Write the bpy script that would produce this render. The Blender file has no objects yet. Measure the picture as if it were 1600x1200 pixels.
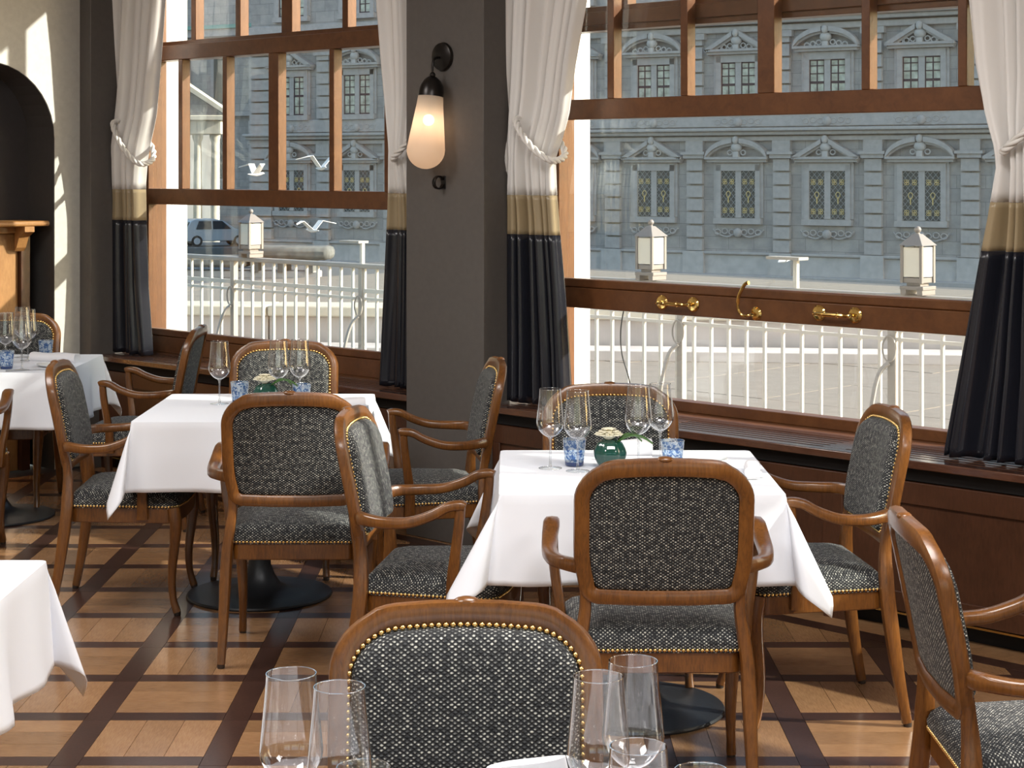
import bpy, bmesh, math, random
from mathutils import Vector, Matrix
random.seed(7)
C = bpy.context.scene.collection
PI = math.pi
sc = bpy.context.scene

# ---------------------------------------------------------------- camera, world, sun, exposure
cam_d = bpy.data.cameras.new('camera')
cam = bpy.data.objects.new('camera', cam_d)
C.objects.link(cam)
cam.location = (0, 0, 1.7)
cam.rotation_euler = (PI/2, 0, 0)
cam_d.sensor_width = 36
cam_d.lens = 36*2870/1600
cam_d.shift_y = -339/1600
cam_d.clip_start = 0.05
cam_d.clip_end = 1000
sc.camera = cam

world = bpy.data.worlds.new('world')
sc.world = world
world.use_nodes = True
wn = world.node_tree
for n in list(wn.nodes): wn.nodes.remove(n)
sky = wn.nodes.new('ShaderNodeTexSky')
sky.sky_type = 'NISHITA'
sky.sun_disc = False
SUN_EL = math.radians(25)
SUN_TO = Vector((1.0, -0.20, 0)).normalized()      # horizontal direction towards the sun
sky.sun_elevation = SUN_EL
sky.sun_rotation = math.atan2(SUN_TO.x, SUN_TO.y)
sky.air_density = 1.3
sky.dust_density = 2.0
bgn = wn.nodes.new('ShaderNodeBackground')
bgn.inputs['Strength'].default_value = 0.27
won = wn.nodes.new('ShaderNodeOutputWorld')
wn.links.new(sky.outputs[0], bgn.inputs[0])
wn.links.new(bgn.outputs[0], won.inputs[0])

sun_d = bpy.data.lights.new('sun', 'SUN')
sun_d.energy = 7.5
sun_d.angle = math.radians(0.7)
sun_d.color = (1.0, 0.93, 0.84)
sun = bpy.data.objects.new('sun', sun_d)
C.objects.link(sun)
sun_vec = Vector((SUN_TO.x*math.cos(SUN_EL), SUN_TO.y*math.cos(SUN_EL), math.sin(SUN_EL)))
sun.rotation_euler = sun_vec.to_track_quat('Z', 'Y').to_euler()
sun.location = (6, 0, 8)

# added unseen fill lamps under the ceiling (soft, slightly warm)
for (lx, ly, pw) in ((-2.6, 6.2, 60), (0.6, 3.4, 90), (-1.8, 2.2, 70), (2.6, 1.2, 60)):
    a = bpy.data.lights.new('added_fill_light', 'AREA')
    a.shape = 'SQUARE'; a.size = 1.3; a.energy = pw; a.color = (1.0, 0.97, 0.94)
    ao = bpy.data.objects.new('added_fill_light', a)
    ao.location = (lx, ly, 3.42)
    C.objects.link(ao)

sc.view_settings.view_transform = 'Standard'
sc.view_settings.look = 'None'
sc.view_settings.gamma = 1.0
sc.view_settings.use_curve_mapping = False
sc.view_settings.exposure = 0.32
sc.cycles.transparent_max_bounces = 24
sc.cycles.max_bounces = 10
sc.cycles.transmission_bounces = 10
sc.cycles.sample_clamp_indirect = 6.0
sc.cycles.caustics_reflective = False
sc.cycles.caustics_refractive = False

# ---------------------------------------------------------------- materials
def nt(name):
    m = bpy.data.materials.new(name)
    m.use_nodes = True
    t = m.node_tree
    b = t.nodes['Principled BSDF']
    return m, t, b
def N(t, kind, **kw):
    n = t.nodes.new(kind)
    for k, v in kw.items():
        if k.startswith('i_'):
            key = k[2:]
            n.inputs[int(key) if key.isdigit() else key.replace('_', ' ')].default_value = v
        else: setattr(n, k, v)
    return n
def ramp(t, pts):
    r = t.nodes.new('ShaderNodeValToRGB')
    e = r.color_ramp.elements
    while len(e) < len(pts): e.new(0.5)
    for i, (p, c) in enumerate(pts):
        e[i].position = p; e[i].color = (*c, 1)
    return r
def plain(name, col, rough=0.5, metal=0.0, bump=0.0, bscale=60, var=0.0, spec=0.5, sheen=0.0):
    m, t, b = nt(name)
    b.inputs['Base Color'].default_value = (*col, 1)
    b.inputs['Roughness'].default_value = rough
    b.inputs['Metallic'].default_value = metal
    b.inputs['Specular IOR Level'].default_value = spec
    if sheen: b.inputs['Sheen Weight'].default_value = sheen
    if bump or var:
        tc = N(t, 'ShaderNodeTexCoord')
        no = N(t, 'ShaderNodeTexNoise', i_Scale=bscale, i_Detail=4.0)
        t.links.new(tc.outputs['Object'], no.inputs['Vector'])
        if bump:
            bu = N(t, 'ShaderNodeBump', i_Strength=bump, i_Distance=0.005)
            t.links.new(no.outputs[0], bu.inputs['Height'])
            t.links.new(bu.outputs[0], b.inputs['Normal'])
        if var:
            r = ramp(t, [(0.3, tuple(c*(1-var) for c in col)), (0.7, tuple(min(1, c*(1+var)) for c in col))])
            t.links.new(no.outputs[0], r.inputs[0])
            t.links.new(r.outputs[0], b.inputs['Base Color'])
    return m
def wood(name, c1, c2, scale=(6, 6, 6), rough=0.32, grain=26, rnd=0.0, coat=0.0, bump=0.12, axis=None):
    """streaky wood: noise stretched along one axis of the object"""
    m, t, b = nt(name)
    tc = N(t, 'ShaderNodeTexCoord')
    mp = N(t, 'ShaderNodeMapping')
    mp.inputs['Scale'].default_value = scale
    t.links.new(tc.outputs['Object'], mp.inputs['Vector'])
    n1 = N(t, 'ShaderNodeTexNoise', i_Scale=grain, i_Detail=5.0, i_Roughness=0.65, i_Distortion=0.6)
    n2 = N(t, 'ShaderNodeTexNoise', i_Scale=grain*0.12, i_Detail=2.0)
    t.links.new(mp.outputs[0], n1.inputs['Vector'])
    t.links.new(tc.outputs['Object'], n2.inputs['Vector'])
    n2.inputs['Scale'].default_value = 7
    ad = N(t, 'ShaderNodeMath', operation='MULTIPLY_ADD'); ad.inputs[1].default_value = 0.6
    t.links.new(n1.outputs[0], ad.inputs[0])
    ml = N(t, 'ShaderNodeMath', operation='MULTIPLY'); ml.inputs[1].default_value = 0.4
    t.links.new(n2.outputs[0], ml.inputs[0]); t.links.new(ml.outputs[0], ad.inputs[2])
    r = ramp(t, [(0.32, c2), (0.62, c1)])
    t.links.new(ad.outputs[0], r.inputs[0])
    out = r.outputs[0]
    if rnd:
        oi = N(t, 'ShaderNodeObjectInfo')
        gi = N(t, 'ShaderNodeNewGeometry')
        s = N(t, 'ShaderNodeMath', operation='ADD')
        t.links.new(oi.outputs['Random'], s.inputs[0]); t.links.new(gi.outputs['Random Per Island'], s.inputs[1])
        f = N(t, 'ShaderNodeMath', operation='FRACT'); t.links.new(s.outputs[0], f.inputs[0])
        mr = N(t, 'ShaderNodeMapRange'); mr.inputs[3].default_value = 1-rnd; mr.inputs[4].default_value = 1+rnd*0.8
        t.links.new(f.outputs[0], mr.inputs[0])
        hs = N(t, 'ShaderNodeHueSaturation')
        t.links.new(mr.outputs[0], hs.inputs['Value']); t.links.new(out, hs.inputs['Color'])
        out = hs.outputs[0]
    t.links.new(out, b.inputs['Base Color'])
    b.inputs['Roughness'].default_value = rough
    if coat:
        b.inputs['Coat Weight'].default_value = coat; b.inputs['Coat Roughness'].default_value = 0.15
    bu = N(t, 'ShaderNodeBump', i_Strength=bump, i_Distance=0.002)
    t.links.new(n1.outputs[0], bu.inputs['Height']); t.links.new(bu.outputs[0], b.inputs['Normal'])
    return m
def weave():
    m, t, b = nt('woven_charcoal')
    uv = N(t, 'ShaderNodeUVMap')
    sp = N(t, 'ShaderNodeSeparateXYZ'); t.links.new(uv.outputs[0], sp.inputs[0])
    no = N(t, 'ShaderNodeTexNoise', i_Scale=160.0, i_Detail=2.0)
    t.links.new(uv.outputs[0], no.inputs['Vector'])
    def lin(ax, ay):
        a = N(t, 'ShaderNodeMath', operation='MULTIPLY'); a.inputs[1].default_value = ax; t.links.new(sp.outputs[0], a.inputs[0])
        c = N(t, 'ShaderNodeMath', operation='MULTIPLY_ADD'); c.inputs[1].default_value = ay
        t.links.new(sp.outputs[1], c.inputs[0]); t.links.new(a.outputs[0], c.inputs[2])
        w = N(t, 'ShaderNodeMath', operation='MULTIPLY_ADD'); w.inputs[1].default_value = 0.7
        t.links.new(no.outputs[0], w.inputs[0]); t.links.new(c.outputs[0], w.inputs[2])
        s = N(t, 'ShaderNodeMath', operation='SINE'); t.links.new(w.outputs[0], s.inputs[0])
        q = N(t, 'ShaderNodeMath', operation='ABSOLUTE'); t.links.new(s.outputs[0], q.inputs[0])
        return q
    A = lin(PI/0.0125, PI/0.0085); B = lin(PI/0.0125, -PI/0.0085)
    mu = N(t, 'ShaderNodeMath', operation='MULTIPLY'); t.links.new(A.outputs[0], mu.inputs[0]); t.links.new(B.outputs[0], mu.inputs[1])
    n2 = N(t, 'ShaderNodeTexNoise', i_Scale=75.0, i_Detail=3.0, i_Roughness=0.75); t.links.new(uv.outputs[0], n2.inputs['Vector'])
    mr = N(t, 'ShaderNodeMapRange'); mr.inputs[1].default_value = 0.3; mr.inputs[2].default_value = 0.72
    mr.inputs[3].default_value = 0.18; mr.inputs[4].default_value = 1.3
    t.links.new(n2.outputs[0], mr.inputs[0])
    m2 = N(t, 'ShaderNodeMath', operation='MULTIPLY'); t.links.new(mu.outputs[0], m2.inputs[0]); t.links.new(mr.outputs[0], m2.inputs[1])
    r = ramp(t, [(0.24, (0.005, 0.006, 0.008)), (0.52, (0.075, 0.080, 0.083)), (0.85, (0.62, 0.61, 0.54))])
    t.links.new(m2.outputs[0], r.inputs[0]); t.links.new(r.outputs[0], b.inputs['Base Color'])
    b.inputs['Roughness'].default_value = 0.75
    b.inputs['Sheen Weight'].default_value = 0.08
    b.inputs['Sheen Roughness'].default_value = 0.4
    bu = N(t, 'ShaderNodeBump', i_Strength=0.7, i_Distance=0.002)
    t.links.new(mu.outputs[0], bu.inputs['Height']); t.links.new(bu.outputs[0], b.inputs['Normal'])
    return m
def schlick(t, boost=1.0):
    lw_ = N(t, 'ShaderNodeLayerWeight'); lw_.inputs[0].default_value = 0.5
    pw = N(t, 'ShaderNodeMath', operation='POWER'); pw.inputs[1].default_value = 5.0
    t.links.new(lw_.outputs['Facing'], pw.inputs[0])
    mm = N(t, 'ShaderNodeMath', operation='MULTIPLY_ADD'); mm.use_clamp = True
    mm.inputs[1].default_value = 0.96*boost; mm.inputs[2].default_value = 0.04*boost
    t.links.new(pw.outputs[0], mm.inputs[0])
    return mm
def thin_glass(name, tint=(1, 1, 1), boost=1.0, rough=0.0):
    m = bpy.data.materials.new(name); m.use_nodes = True; t = m.node_tree
    for n in list(t.nodes): t.nodes.remove(n)
    o = N(t, 'ShaderNodeOutputMaterial'); mx = N(t, 'ShaderNodeMixShader')
    tr = N(t, 'ShaderNodeBsdfTransparent'); tr.inputs[0].default_value = (*tint, 1)
    gl = N(t, 'ShaderNodeBsdfGlossy'); gl.inputs['Roughness'].default_value = rough
    mm = schlick(t, boost); t.links.new(mm.outputs[0], mx.inputs[0])
    t.links.new(tr.outputs[0], mx.inputs[1]); t.links.new(gl.outputs[0], mx.inputs[2]); t.links.new(mx.outputs[0], o.inputs[0])
    return m
def solid_glass(name, col=(1, 1, 1)):
    m, t, b = nt(name)
    b.inputs['Base Color'].default_value = (*col, 1)
    b.inputs['Roughness'].default_value = 0.0
    b.inputs['Transmission Weight'].default_value = 1.0
    b.inputs['IOR'].default_value = 1.5
    return m
def blue_glass():
    m = bpy.data.materials.new('blue_patterned_glass'); m.use_nodes = True; t = m.node_tree
    for n in list(t.nodes): t.nodes.remove(n)
    o = N(t, 'ShaderNodeOutputMaterial'); mx = N(t, 'ShaderNodeMixShader'); mx2 = N(t, 'ShaderNodeMixShader')
    tc = N(t, 'ShaderNodeTexCoord'); vo = N(t, 'ShaderNodeTexNoise', i_Scale=75.0, i_Detail=1.0, i_Distortion=1.6)
    t.links.new(tc.outputs['Object'], vo.inputs['Vector'])
    r = ramp(t, [(0.40, (0.10, 0.22, 0.50)), (0.52, (0.62, 0.78, 0.93)), (0.60, (0.88, 0.95, 1.0))])
    t.links.new(vo.outputs[0], r.inputs[0])
    tr = N(t, 'ShaderNodeBsdfTransparent'); t.links.new(r.outputs[0], tr.inputs[0])
    df = N(t, 'ShaderNodeBsdfDiffuse'); t.links.new(r.outputs[0], df.inputs[0])
    mx2.inputs[0].default_value = 0.35
    t.links.new(tr.outputs[0], mx2.inputs[1]); t.links.new(df.outputs[0], mx2.inputs[2])
    gl = N(t, 'ShaderNodeBsdfGlossy'); gl.inputs['Roughness'].default_value = 0.03
    fr = schlick(t, 1.5)
    bu = N(t, 'ShaderNodeBump', i_Strength=0.6, i_Distance=0.003); t.links.new(vo.outputs[0], bu.inputs['Height'])
    t.links.new(bu.outputs[0], gl.inputs['Normal']); pass
    t.links.new(fr.outputs[0], mx.inputs[0]); t.links.new(mx2.outputs[0], mx.inputs[1]); t.links.new(gl.outputs[0], mx.inputs[2])
    t.links.new(mx.outputs[0], o.inputs[0])
    return m
def ashlar(name, c1, c2, cm, bw, bh, mortar=0.012, rough=0.85):
    m, t, b = nt(name)
    uv = N(t, 'ShaderNodeUVMap')
    br = N(t, 'ShaderNodeTexBrick', i_Scale=1.0)
    br.inputs['Color1'].default_value = (*c1, 1); br.inputs['Color2'].default_value = (*c2, 1); br.inputs['Mortar'].default_value = (*cm, 1)
    br.inputs['Brick Width'].default_value = bw; br.inputs['Row Height'].default_value = bh
    br.inputs['Mortar Size'].default_value = mortar; br.inputs['Mortar Smooth'].default_value = 0.2
    t.links.new(uv.outputs[0], br.inputs['Vector'])
    no = N(t, 'ShaderNodeTexNoise', i_Scale=1.7, i_Detail=6.0, i_Roughness=0.65)
    t.links.new(uv.outputs[0], no.inputs['Vector'])
    r = ramp(t, [(0.3, (0.72, 0.74, 0.74)), (0.7, (1.1, 1.08, 1.05))])
    t.links.new(no.outputs[0], r.inputs[0])
    mx = N(t, 'ShaderNodeMix', data_type='RGBA', blend_type='MULTIPLY'); mx.inputs[0].default_value = 1.0
    t.links.new(br.outputs[0], mx.inputs[6]); t.links.new(r.outputs[0], mx.inputs[7])
    t.links.new(mx.outputs[2], b.inputs['Base Color'])
    b.inputs['Roughness'].default_value = rough
    return m
def plaster(name, col, rough=0.8, bump=0.08):
    return plain(name, col, rough, bump=bump, bscale=35, var=0.05)

MAT = {}
MAT['chair_wood'] = wood('chair_wood', (0.195, 0.073, 0.014), (0.066, 0.022, 0.005), (7, 7, 1.0), 0.30, 22, coat=0.25)
MAT['window_wood'] = wood('window_wood', (0.165, 0.064, 0.022), (0.10, 0.036, 0.012), (1.2, 8, 1.2), 0.35, 20)
MAT['panel_wood'] = wood('panel_wood', (0.085, 0.033, 0.016), (0.05, 0.019, 0.009), (5, 5, 1.0), 0.33, 22)
MAT['ledge_wood'] = wood('ledge_wood', (0.12, 0.05, 0.028), (0.07, 0.028, 0.016), (1, 8, 8), 0.16, 20, coat=1.0)
MAT['oak_x'] = wood('oak_plank_lengthwise', (0.42, 0.235, 0.115), (0.27, 0.135, 0.06), (1.0, 9, 9), 0.26, 26, rnd=0.22, coat=0.45)
MAT['oak_y'] = wood('oak_plank_crosswise', (0.42, 0.235, 0.115), (0.27, 0.135, 0.06), (9, 1.0, 9), 0.26, 26, rnd=0.22, coat=0.45)
MAT['walnut'] = wood('dark_walnut_strip', (0.075, 0.036, 0.026), (0.035, 0.016, 0.012), (4, 4, 4), 0.28, 22, rnd=0.2, coat=0.3)
MAT['cabinet_wood'] = wood('cabinet_oak', (0.40, 0.20, 0.07), (0.26, 0.12, 0.04), (8, 8, 1), 0.35, 22)
MAT['fabric'] = weave()
MAT['nail'] = plain('antique_brass_nail', (0.78, 0.52, 0.20), 0.25, 1.0)
MAT['brass'] = plain('polished_brass', (0.85, 0.58, 0.20), 0.12, 1.0)
MAT['linen'] = plain('white_linen', (0.84, 0.87, 0.94), 0.75, bump=0.10, bscale=9, sheen=0.15)
MAT['napkin'] = plain('napkin_linen', (0.80, 0.80, 0.83), 0.8, bump=0.2, bscale=40)
MAT['black_iron'] = plain('black_iron', (0.022, 0.024, 0.028), 0.42, 0.3, bump=0.1, bscale=120)
MAT['dark_bronze'] = plain('dark_bronze', (0.03, 0.027, 0.026), 0.28, 0.8)
MAT['glide'] = plain('rubber_glide', (0.03, 0.02, 0.015), 0.6)
MAT['greige'] = plaster('greige_paint', (0.56, 0.55, 0.50))
MAT['pillar'] = plaster('taupe_paint', (0.105, 0.094, 0.087))
MAT['ceiling'] = plaster('white_ceiling_paint', (0.75, 0.73, 0.70))
MAT['ext_white'] = plaster('white_render', (0.85, 0.84, 0.82))
MAT['shade_black'] = plain('painted_shade_black', (0.012, 0.010, 0.010), 0.8)  # near-black that paints shade into the radiator cover slots and recesses
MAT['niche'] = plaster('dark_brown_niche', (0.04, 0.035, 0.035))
MAT['pane'] = thin_glass('window_glass', (0.97, 0.985, 0.98), 1.0)
MAT['wine'] = thin_glass('wine_glass_bowl', (0.98, 0.98, 0.985), 4.0)
MAT['stem'] = thin_glass('clear_glass', (0.93, 0.94, 0.95), 5.0)
MAT['blue'] = blue_glass()
MAT['blue_base'] = plain('deep_blue_glass', (0.01, 0.035, 0.14), 0.05, spec=0.9)
MAT['green_vase'] = plain('green_glaze_glass', (0.010, 0.065, 0.048), 0.04, spec=0.9)
MAT['petal'] = plain('cream_petal', (0.85, 0.80, 0.62), 0.6)
MAT['leaf'] = plain('green_leaf', (0.07, 0.17, 0.035), 0.5)
MAT['porcelain'] = plain('white_porcelain', (0.85, 0.85, 0.84), 0.12)
MAT['steel'] = plain('cutlery_steel', (0.6, 0.6, 0.6), 0.18, 1.0)
MAT['curtain_white'] = plain('white_satin', (0.80, 0.78, 0.76), 0.5, bump=0.1, bscale=14, sheen=0.1)
MAT['curtain_beige'] = plain('champagne_satin', (0.36, 0.28, 0.17), 0.32, bump=0.1, bscale=14)
MAT['curtain_black'] = plain('black_satin', (0.014, 0.015, 0.022), 0.27, bump=0.1, bscale=14, spec=0.6)
MAT['rope'] = plain('white_cord', (0.78, 0.76, 0.73), 0.5)
MAT['stone'] = ashlar('grey_sandstone_wall', (0.44, 0.40, 0.385), (0.50, 0.455, 0.435), (0.29, 0.27, 0.265), 1.15, 0.52)
MAT['stone_trim'] = plain('grey_sandstone_trim', (0.50, 0.455, 0.435), 0.85, bump=0.3, bscale=5, var=0.10)
MAT['stone_light'] = plain('light_sandstone_base', (0.57, 0.525, 0.50), 0.85, bump=0.3, bscale=3, var=0.12)
MAT['cream_stone'] = plain('cream_portico_stone', (0.62, 0.57, 0.47), 0.85, var=0.08, bscale=3)
MAT['painted_reflection_glass'] = plain('painted_reflection_glass', (0.48, 0.50, 0.44), 0.15, var=0.6, bscale=2.5, spec=0.8)  # pale mottled colour stands for reflected sky and trees
MAT['facade_dark'] = plain('facade_dark_glass', (0.035, 0.045, 0.055), 0.25, spec=0.6)
MAT['lattice'] = plain('lead_lattice', (0.34, 0.36, 0.37), 0.6)
MAT['gold'] = plain('gilded_ornament', (0.95, 0.72, 0.28), 0.4, 0.1)
MAT['weathered'] = plain('weathered_stone', (0.17, 0.17, 0.16), 0.9, var=0.3, bscale=6)
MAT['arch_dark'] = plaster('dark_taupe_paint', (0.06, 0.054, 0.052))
MAT['purple_frame'] = plain('oxblood_window_frame', (0.07, 0.035, 0.045), 0.6)
MAT['rail_white'] = plain('white_painted_railing', (0.68, 0.65, 0.60), 0.5)
MAT['rail_grey'] = plain('grey_handrail', (0.40, 0.37, 0.34), 0.5)
MAT['lantern_metal'] = plain('lantern_grey_metal', (0.28, 0.25, 0.235), 0.5, 0.2)
MAT['milk_glass'] = plain('milk_glass', (0.82, 0.78, 0.70), 0.3)
MAT['paving'] = plain('pale_paving', (0.26, 0.225, 0.185), 0.8, bump=0.2, bscale=8, var=0.08)
MAT['joint'] = plain('dark_joint', (0.12, 0.12, 0.12), 0.9)
MAT['street'] = plain('quay_ground', (0.15, 0.17, 0.18), 0.9, var=0.1, bscale=0.5)
MAT['car_white'] = plain('white_car_paint', (0.62, 0.66, 0.72), 0.25)
MAT['tyre'] = plain('tyre_rubber', (0.02, 0.02, 0.02), 0.7)
MAT['copper_roof'] = plain('verdigris', (0.22, 0.42, 0.36), 0.7)
MAT['feather'] = plain('white_feather', (0.8, 0.8, 0.8), 0.8)
MAT['cable'] = plain('black_cable', (0.02, 0.02, 0.02), 0.6)
def frosted():
    m = bpy.data.materials.new('frosted_lamp_glass'); m.use_nodes = True; t = m.node_tree
    for n in list(t.nodes): t.nodes.remove(n)
    o = N(t, 'ShaderNodeOutputMaterial'); a = N(t, 'ShaderNodeMixShader'); b = N(t, 'ShaderNodeMixShader')
    tl = N(t, 'ShaderNodeBsdfTranslucent'); tl.inputs[0].default_value = (0.95, 0.88, 0.80, 1)
    df = N(t, 'ShaderNodeBsdfDiffuse'); df.inputs[0].default_value = (0.80, 0.72, 0.64, 1)
    tr = N(t, 'ShaderNodeBsdfTransparent'); tr.inputs[0].default_value = (1, 0.95, 0.9, 1)
    a.inputs[0].default_value = 0.45; b.inputs[0].default_value = 0.22
    t.links.new(tl.outputs[0], a.inputs[1]); t.links.new(df.outputs[0], a.inputs[2])
    t.links.new(a.outputs[0], b.inputs[1]); t.links.new(tr.outputs[0], b.inputs[2]); t.links.new(b.outputs[0], o.inputs[0])
    return m
MAT['frosted'] = frosted()
def emit(name, col, s):
    m = bpy.data.materials.new(name); m.use_nodes = True; t = m.node_tree
    b = t.nodes['Principled BSDF']
    b.inputs['Base Color'].default_value = (*col, 1); b.inputs['Emission Color'].default_value = (*col, 1); b.inputs['Emission Strength'].default_value = s
    return m
MAT['bulb'] = emit('lit_bulb', (1.0, 0.78, 0.52), 6)

# ---------------------------------------------------------------- mesh helpers
def empty(name, loc=(0, 0, 0), rz=0.0, parent=None):
    o = bpy.data.objects.new(name, None); C.objects.link(o)
    o.location = loc; o.rotation_euler = (0, 0, rz); o.empty_display_size = 0.1
    if parent: o.parent = parent
    return o
def tag(o, label, cat, group=None):
    o['label'] = label; o['category'] = cat
    if group: o['group'] = group
    return o
def struct(o):
    o['kind'] = 'structure'; return o
def thing(name, label, cat, loc=(0, 0, 0), rz=0.0, group=None):
    return tag(empty(name, loc, rz), label, cat, group)
class MB:
    def __init__(s): s.v = []; s.f = []
    def add(s, vs, fs):
        k = len(s.v); s.v += [tuple(x) for x in vs]; s.f += [tuple(i+k for i in f) for f in fs]; return s
    def box(s, x0, x1, y0, y1, z0, z1):
        return s.add([(x0,y0,z0),(x1,y0,z0),(x1,y1,z0),(x0,y1,z0),(x0,y0,z1),(x1,y0,z1),(x1,y1,z1),(x0,y1,z1)],
                     [(0,3,2,1),(4,5,6,7),(0,1,5,4),(1,2,6,5),(2,3,7,6),(3,0,4,7)])
    def prism(s, poly, z0, z1):                 # poly in xy
        n = len(poly)
        return s.add([(x, y, z0) for x, y in poly]+[(x, y, z1) for x, y in poly],
                     [tuple(range(n-1, -1, -1)), tuple(range(n, 2*n))]+[(i, (i+1) % n, (i+1) % n+n, i+n) for i in range(n)])
    def slab(s, poly, y0, y1):                  # poly in xz, extruded along y
        n = len(poly)
        return s.add([(x, y0, z) for x, z in poly]+[(x, y1, z) for x, z in poly],
                     [tuple(range(n)), tuple(range(2*n-1, n-1, -1))]+[(i, i+n, (i+1) % n+n, (i+1) % n) for i in range(n)])
    def lathe(s, prof, n=24, c=(0, 0, 0), capb=True, capt=True):
        vs = []; fs = []
        for r, z in prof:
            for i in range(n):
                a = 2*PI*i/n; vs.append((c[0]+r*math.cos(a), c[1]+r*math.sin(a), c[2]+z))
        for j in range(len(prof)-1):
            for i in range(n):
                fs.append((j*n+i, j*n+(i+1) % n, (j+1)*n+(i+1) % n, (j+1)*n+i))
        if capb: fs.append(tuple(range(n-1, -1, -1)))
        if capt: fs.append(tuple(range((len(prof)-1)*n, len(prof)*n)))
        return s.add(vs, fs)
    def sweep(s, path, size, side=(1, 0, 0), n=8, closed=False, sq=0.55):
        """tapered rounded section along a path; size = (w,h) or a list; w lies along 'side'"""
        P = [Vector(p) for p in path]; m = len(P)
        if not isinstance(size, list): size = [size]*m
        vs = []; fs = []
        S = Vector(side)
        for i in range(m):
            if closed: T = P[(i+1) % m]-P[i-1]
            else: T = P[min(i+1, m-1)]-P[max(i-1, 0)]
            T.normalize()
            sd = S - T*S.dot(T)
            if sd.length < 0.15: sd = Vector((0, 0, 1)) - T*T.z if abs(T.z) < 0.9 else Vector((0, 1, 0))
            sd.normalize(); up = T.cross(sd)
            w, h = size[i]
            for k in range(n):
                a = 2*PI*(k+0.5)/n; ca, sa = math.cos(a), math.sin(a)
                x = math.copysign(abs(ca)**sq, ca)*w/2; y = math.copysign(abs(sa)**sq, sa)*h/2
                vs.append(P[i]+sd*x+up*y)
        r = m if closed else m-1
        for j in range(r):
            for k in range(n):
                a, b = j*n, ((j+1) % m)*n
                fs.append((a+k, a+(k+1) % n, b+(k+1) % n, b+k))
        if not closed:
            fs.append(tuple(range(n-1, -1, -1))); fs.append(tuple(range((m-1)*n, m*n)))
        return s.add(vs, fs)
    def ball(s, c, r, n=10, m=6, sx=1, sy=1, sz=1):
        prof = [(r*math.sin(PI*j/m), -r*math.cos(PI*j/m)) for j in range(1, m)]
        k = len(s.v)
        vs = []; fs = []
        for pr, z in prof:
            for i in range(n):
                a = 2*PI*i/n; vs.append((c[0]+sx*pr*math.cos(a), c[1]+sy*pr*math.sin(a), c[2]+sz*z))
        q = len(prof)
        for j in range(q-1):
            for i in range(n): fs.append((j*n+i, j*n+(i+1) % n, (j+1)*n+(i+1) % n, (j+1)*n+i))
        vs += [(c[0], c[1], c[2]-r*sz), (c[0], c[1], c[2]+r*sz)]
        for i in range(n):
            fs.append((q*n, (i+1) % n, i)); fs.append((q*n+1, (q-1)*n+i, (q-1)*n+(i+1) % n))
        return s.add(vs, fs)
    def xf(s, M_):
        s.v = [tuple(M_ @ Vector(p)) for p in s.v]; return s
    def mesh(s, name, mat, smooth=30, fix=False):
        me = bpy.data.meshes.new(name); me.from_pydata(s.v, [], s.f); me.validate()
        if fix:
            bm = bmesh.new(); bm.from_mesh(me); bmesh.ops.recalc_face_normals(bm, faces=bm.faces); bm.to_mesh(me); bm.free()
        uv = me.uv_layers.new(name='UVMap').data
        for p in me.polygons:
            nx, ny, nz = abs(p.normal.x), abs(p.normal.y), abs(p.normal.z)
            for li in p.loop_indices:
                x, y, z = me.vertices[me.loops[li].vertex_index].co
                uv[li].uv = (x, y) if nz >= nx and nz >= ny else ((x, z) if ny >= nx else (y, z))
        me.materials.append(mat)
        if smooth:
            me.polygons.foreach_set('use_smooth', [True]*len(me.polygons))
            me.set_sharp_from_angle(angle=math.radians(smooth))
        return me
    def build(s, name, mat, parent=None, smooth=30, bevel=0, loc=None, rz=None, solid=0, fix=False):
        m = MAT[mat] if isinstance(mat, str) else mat
        return link(name, s.mesh(name, m, smooth, fix), parent, bevel, loc, rz, solid)
def link(name, me, parent=None, bevel=0, loc=None, rz=None, solid=0):
    o = bpy.data.objects.new(name, me); C.objects.link(o)
    if parent: o.parent = parent
    if loc: o.location = loc
    if rz is not None: o.rotation_euler = (0, 0, rz)
    if bevel:
        b = o.modifiers.new('bevel', 'BEVEL'); b.width = bevel; b.segments = 2; b.limit_method = 'ANGLE'
    if solid:
        b = o.modifiers.new('solid', 'SOLIDIFY'); b.thickness = solid; b.offset = 0
    return o
def BX(name, mat, parent, *d, bevel=0):
    return MB().box(*d).build(name, mat, parent, smooth=0 if not bevel else 30, bevel=bevel)
def copy_tree(o, parent=None):
    c = o.copy(); C.objects.link(c)
    if parent is not None: c.parent = parent
    for ch in list(o.children): copy_tree(ch, c)
    return c
def interp(tab, x):
    if x <= tab[0][0]: return tab[0][1]
    for (a, b), (c, d) in zip(tab, tab[1:]):
        if x <= c: return b+(d-b)*(x-a)/(c-a)
    return tab[-1][1]
def smooth_path(pts, k=4):
    """Catmull-Rom through the points (any dimension)"""
    out = []; n = len(pts)
    for i in range(n-1):
        p0, p1, p2, p3 = pts[max(i-1, 0)], pts[i], pts[i+1], pts[min(i+2, n-1)]
        for j in range(k):
            t = j/k
            out.append(tuple(0.5*((2*b)+(-a+c)*t+(2*a-5*b+4*c-d)*t*t+(-a+3*b-3*c+d)*t**3) for a, b, c, d in zip(p0, p1, p2, p3)))
    out.append(tuple(pts[-1])); return out

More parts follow.
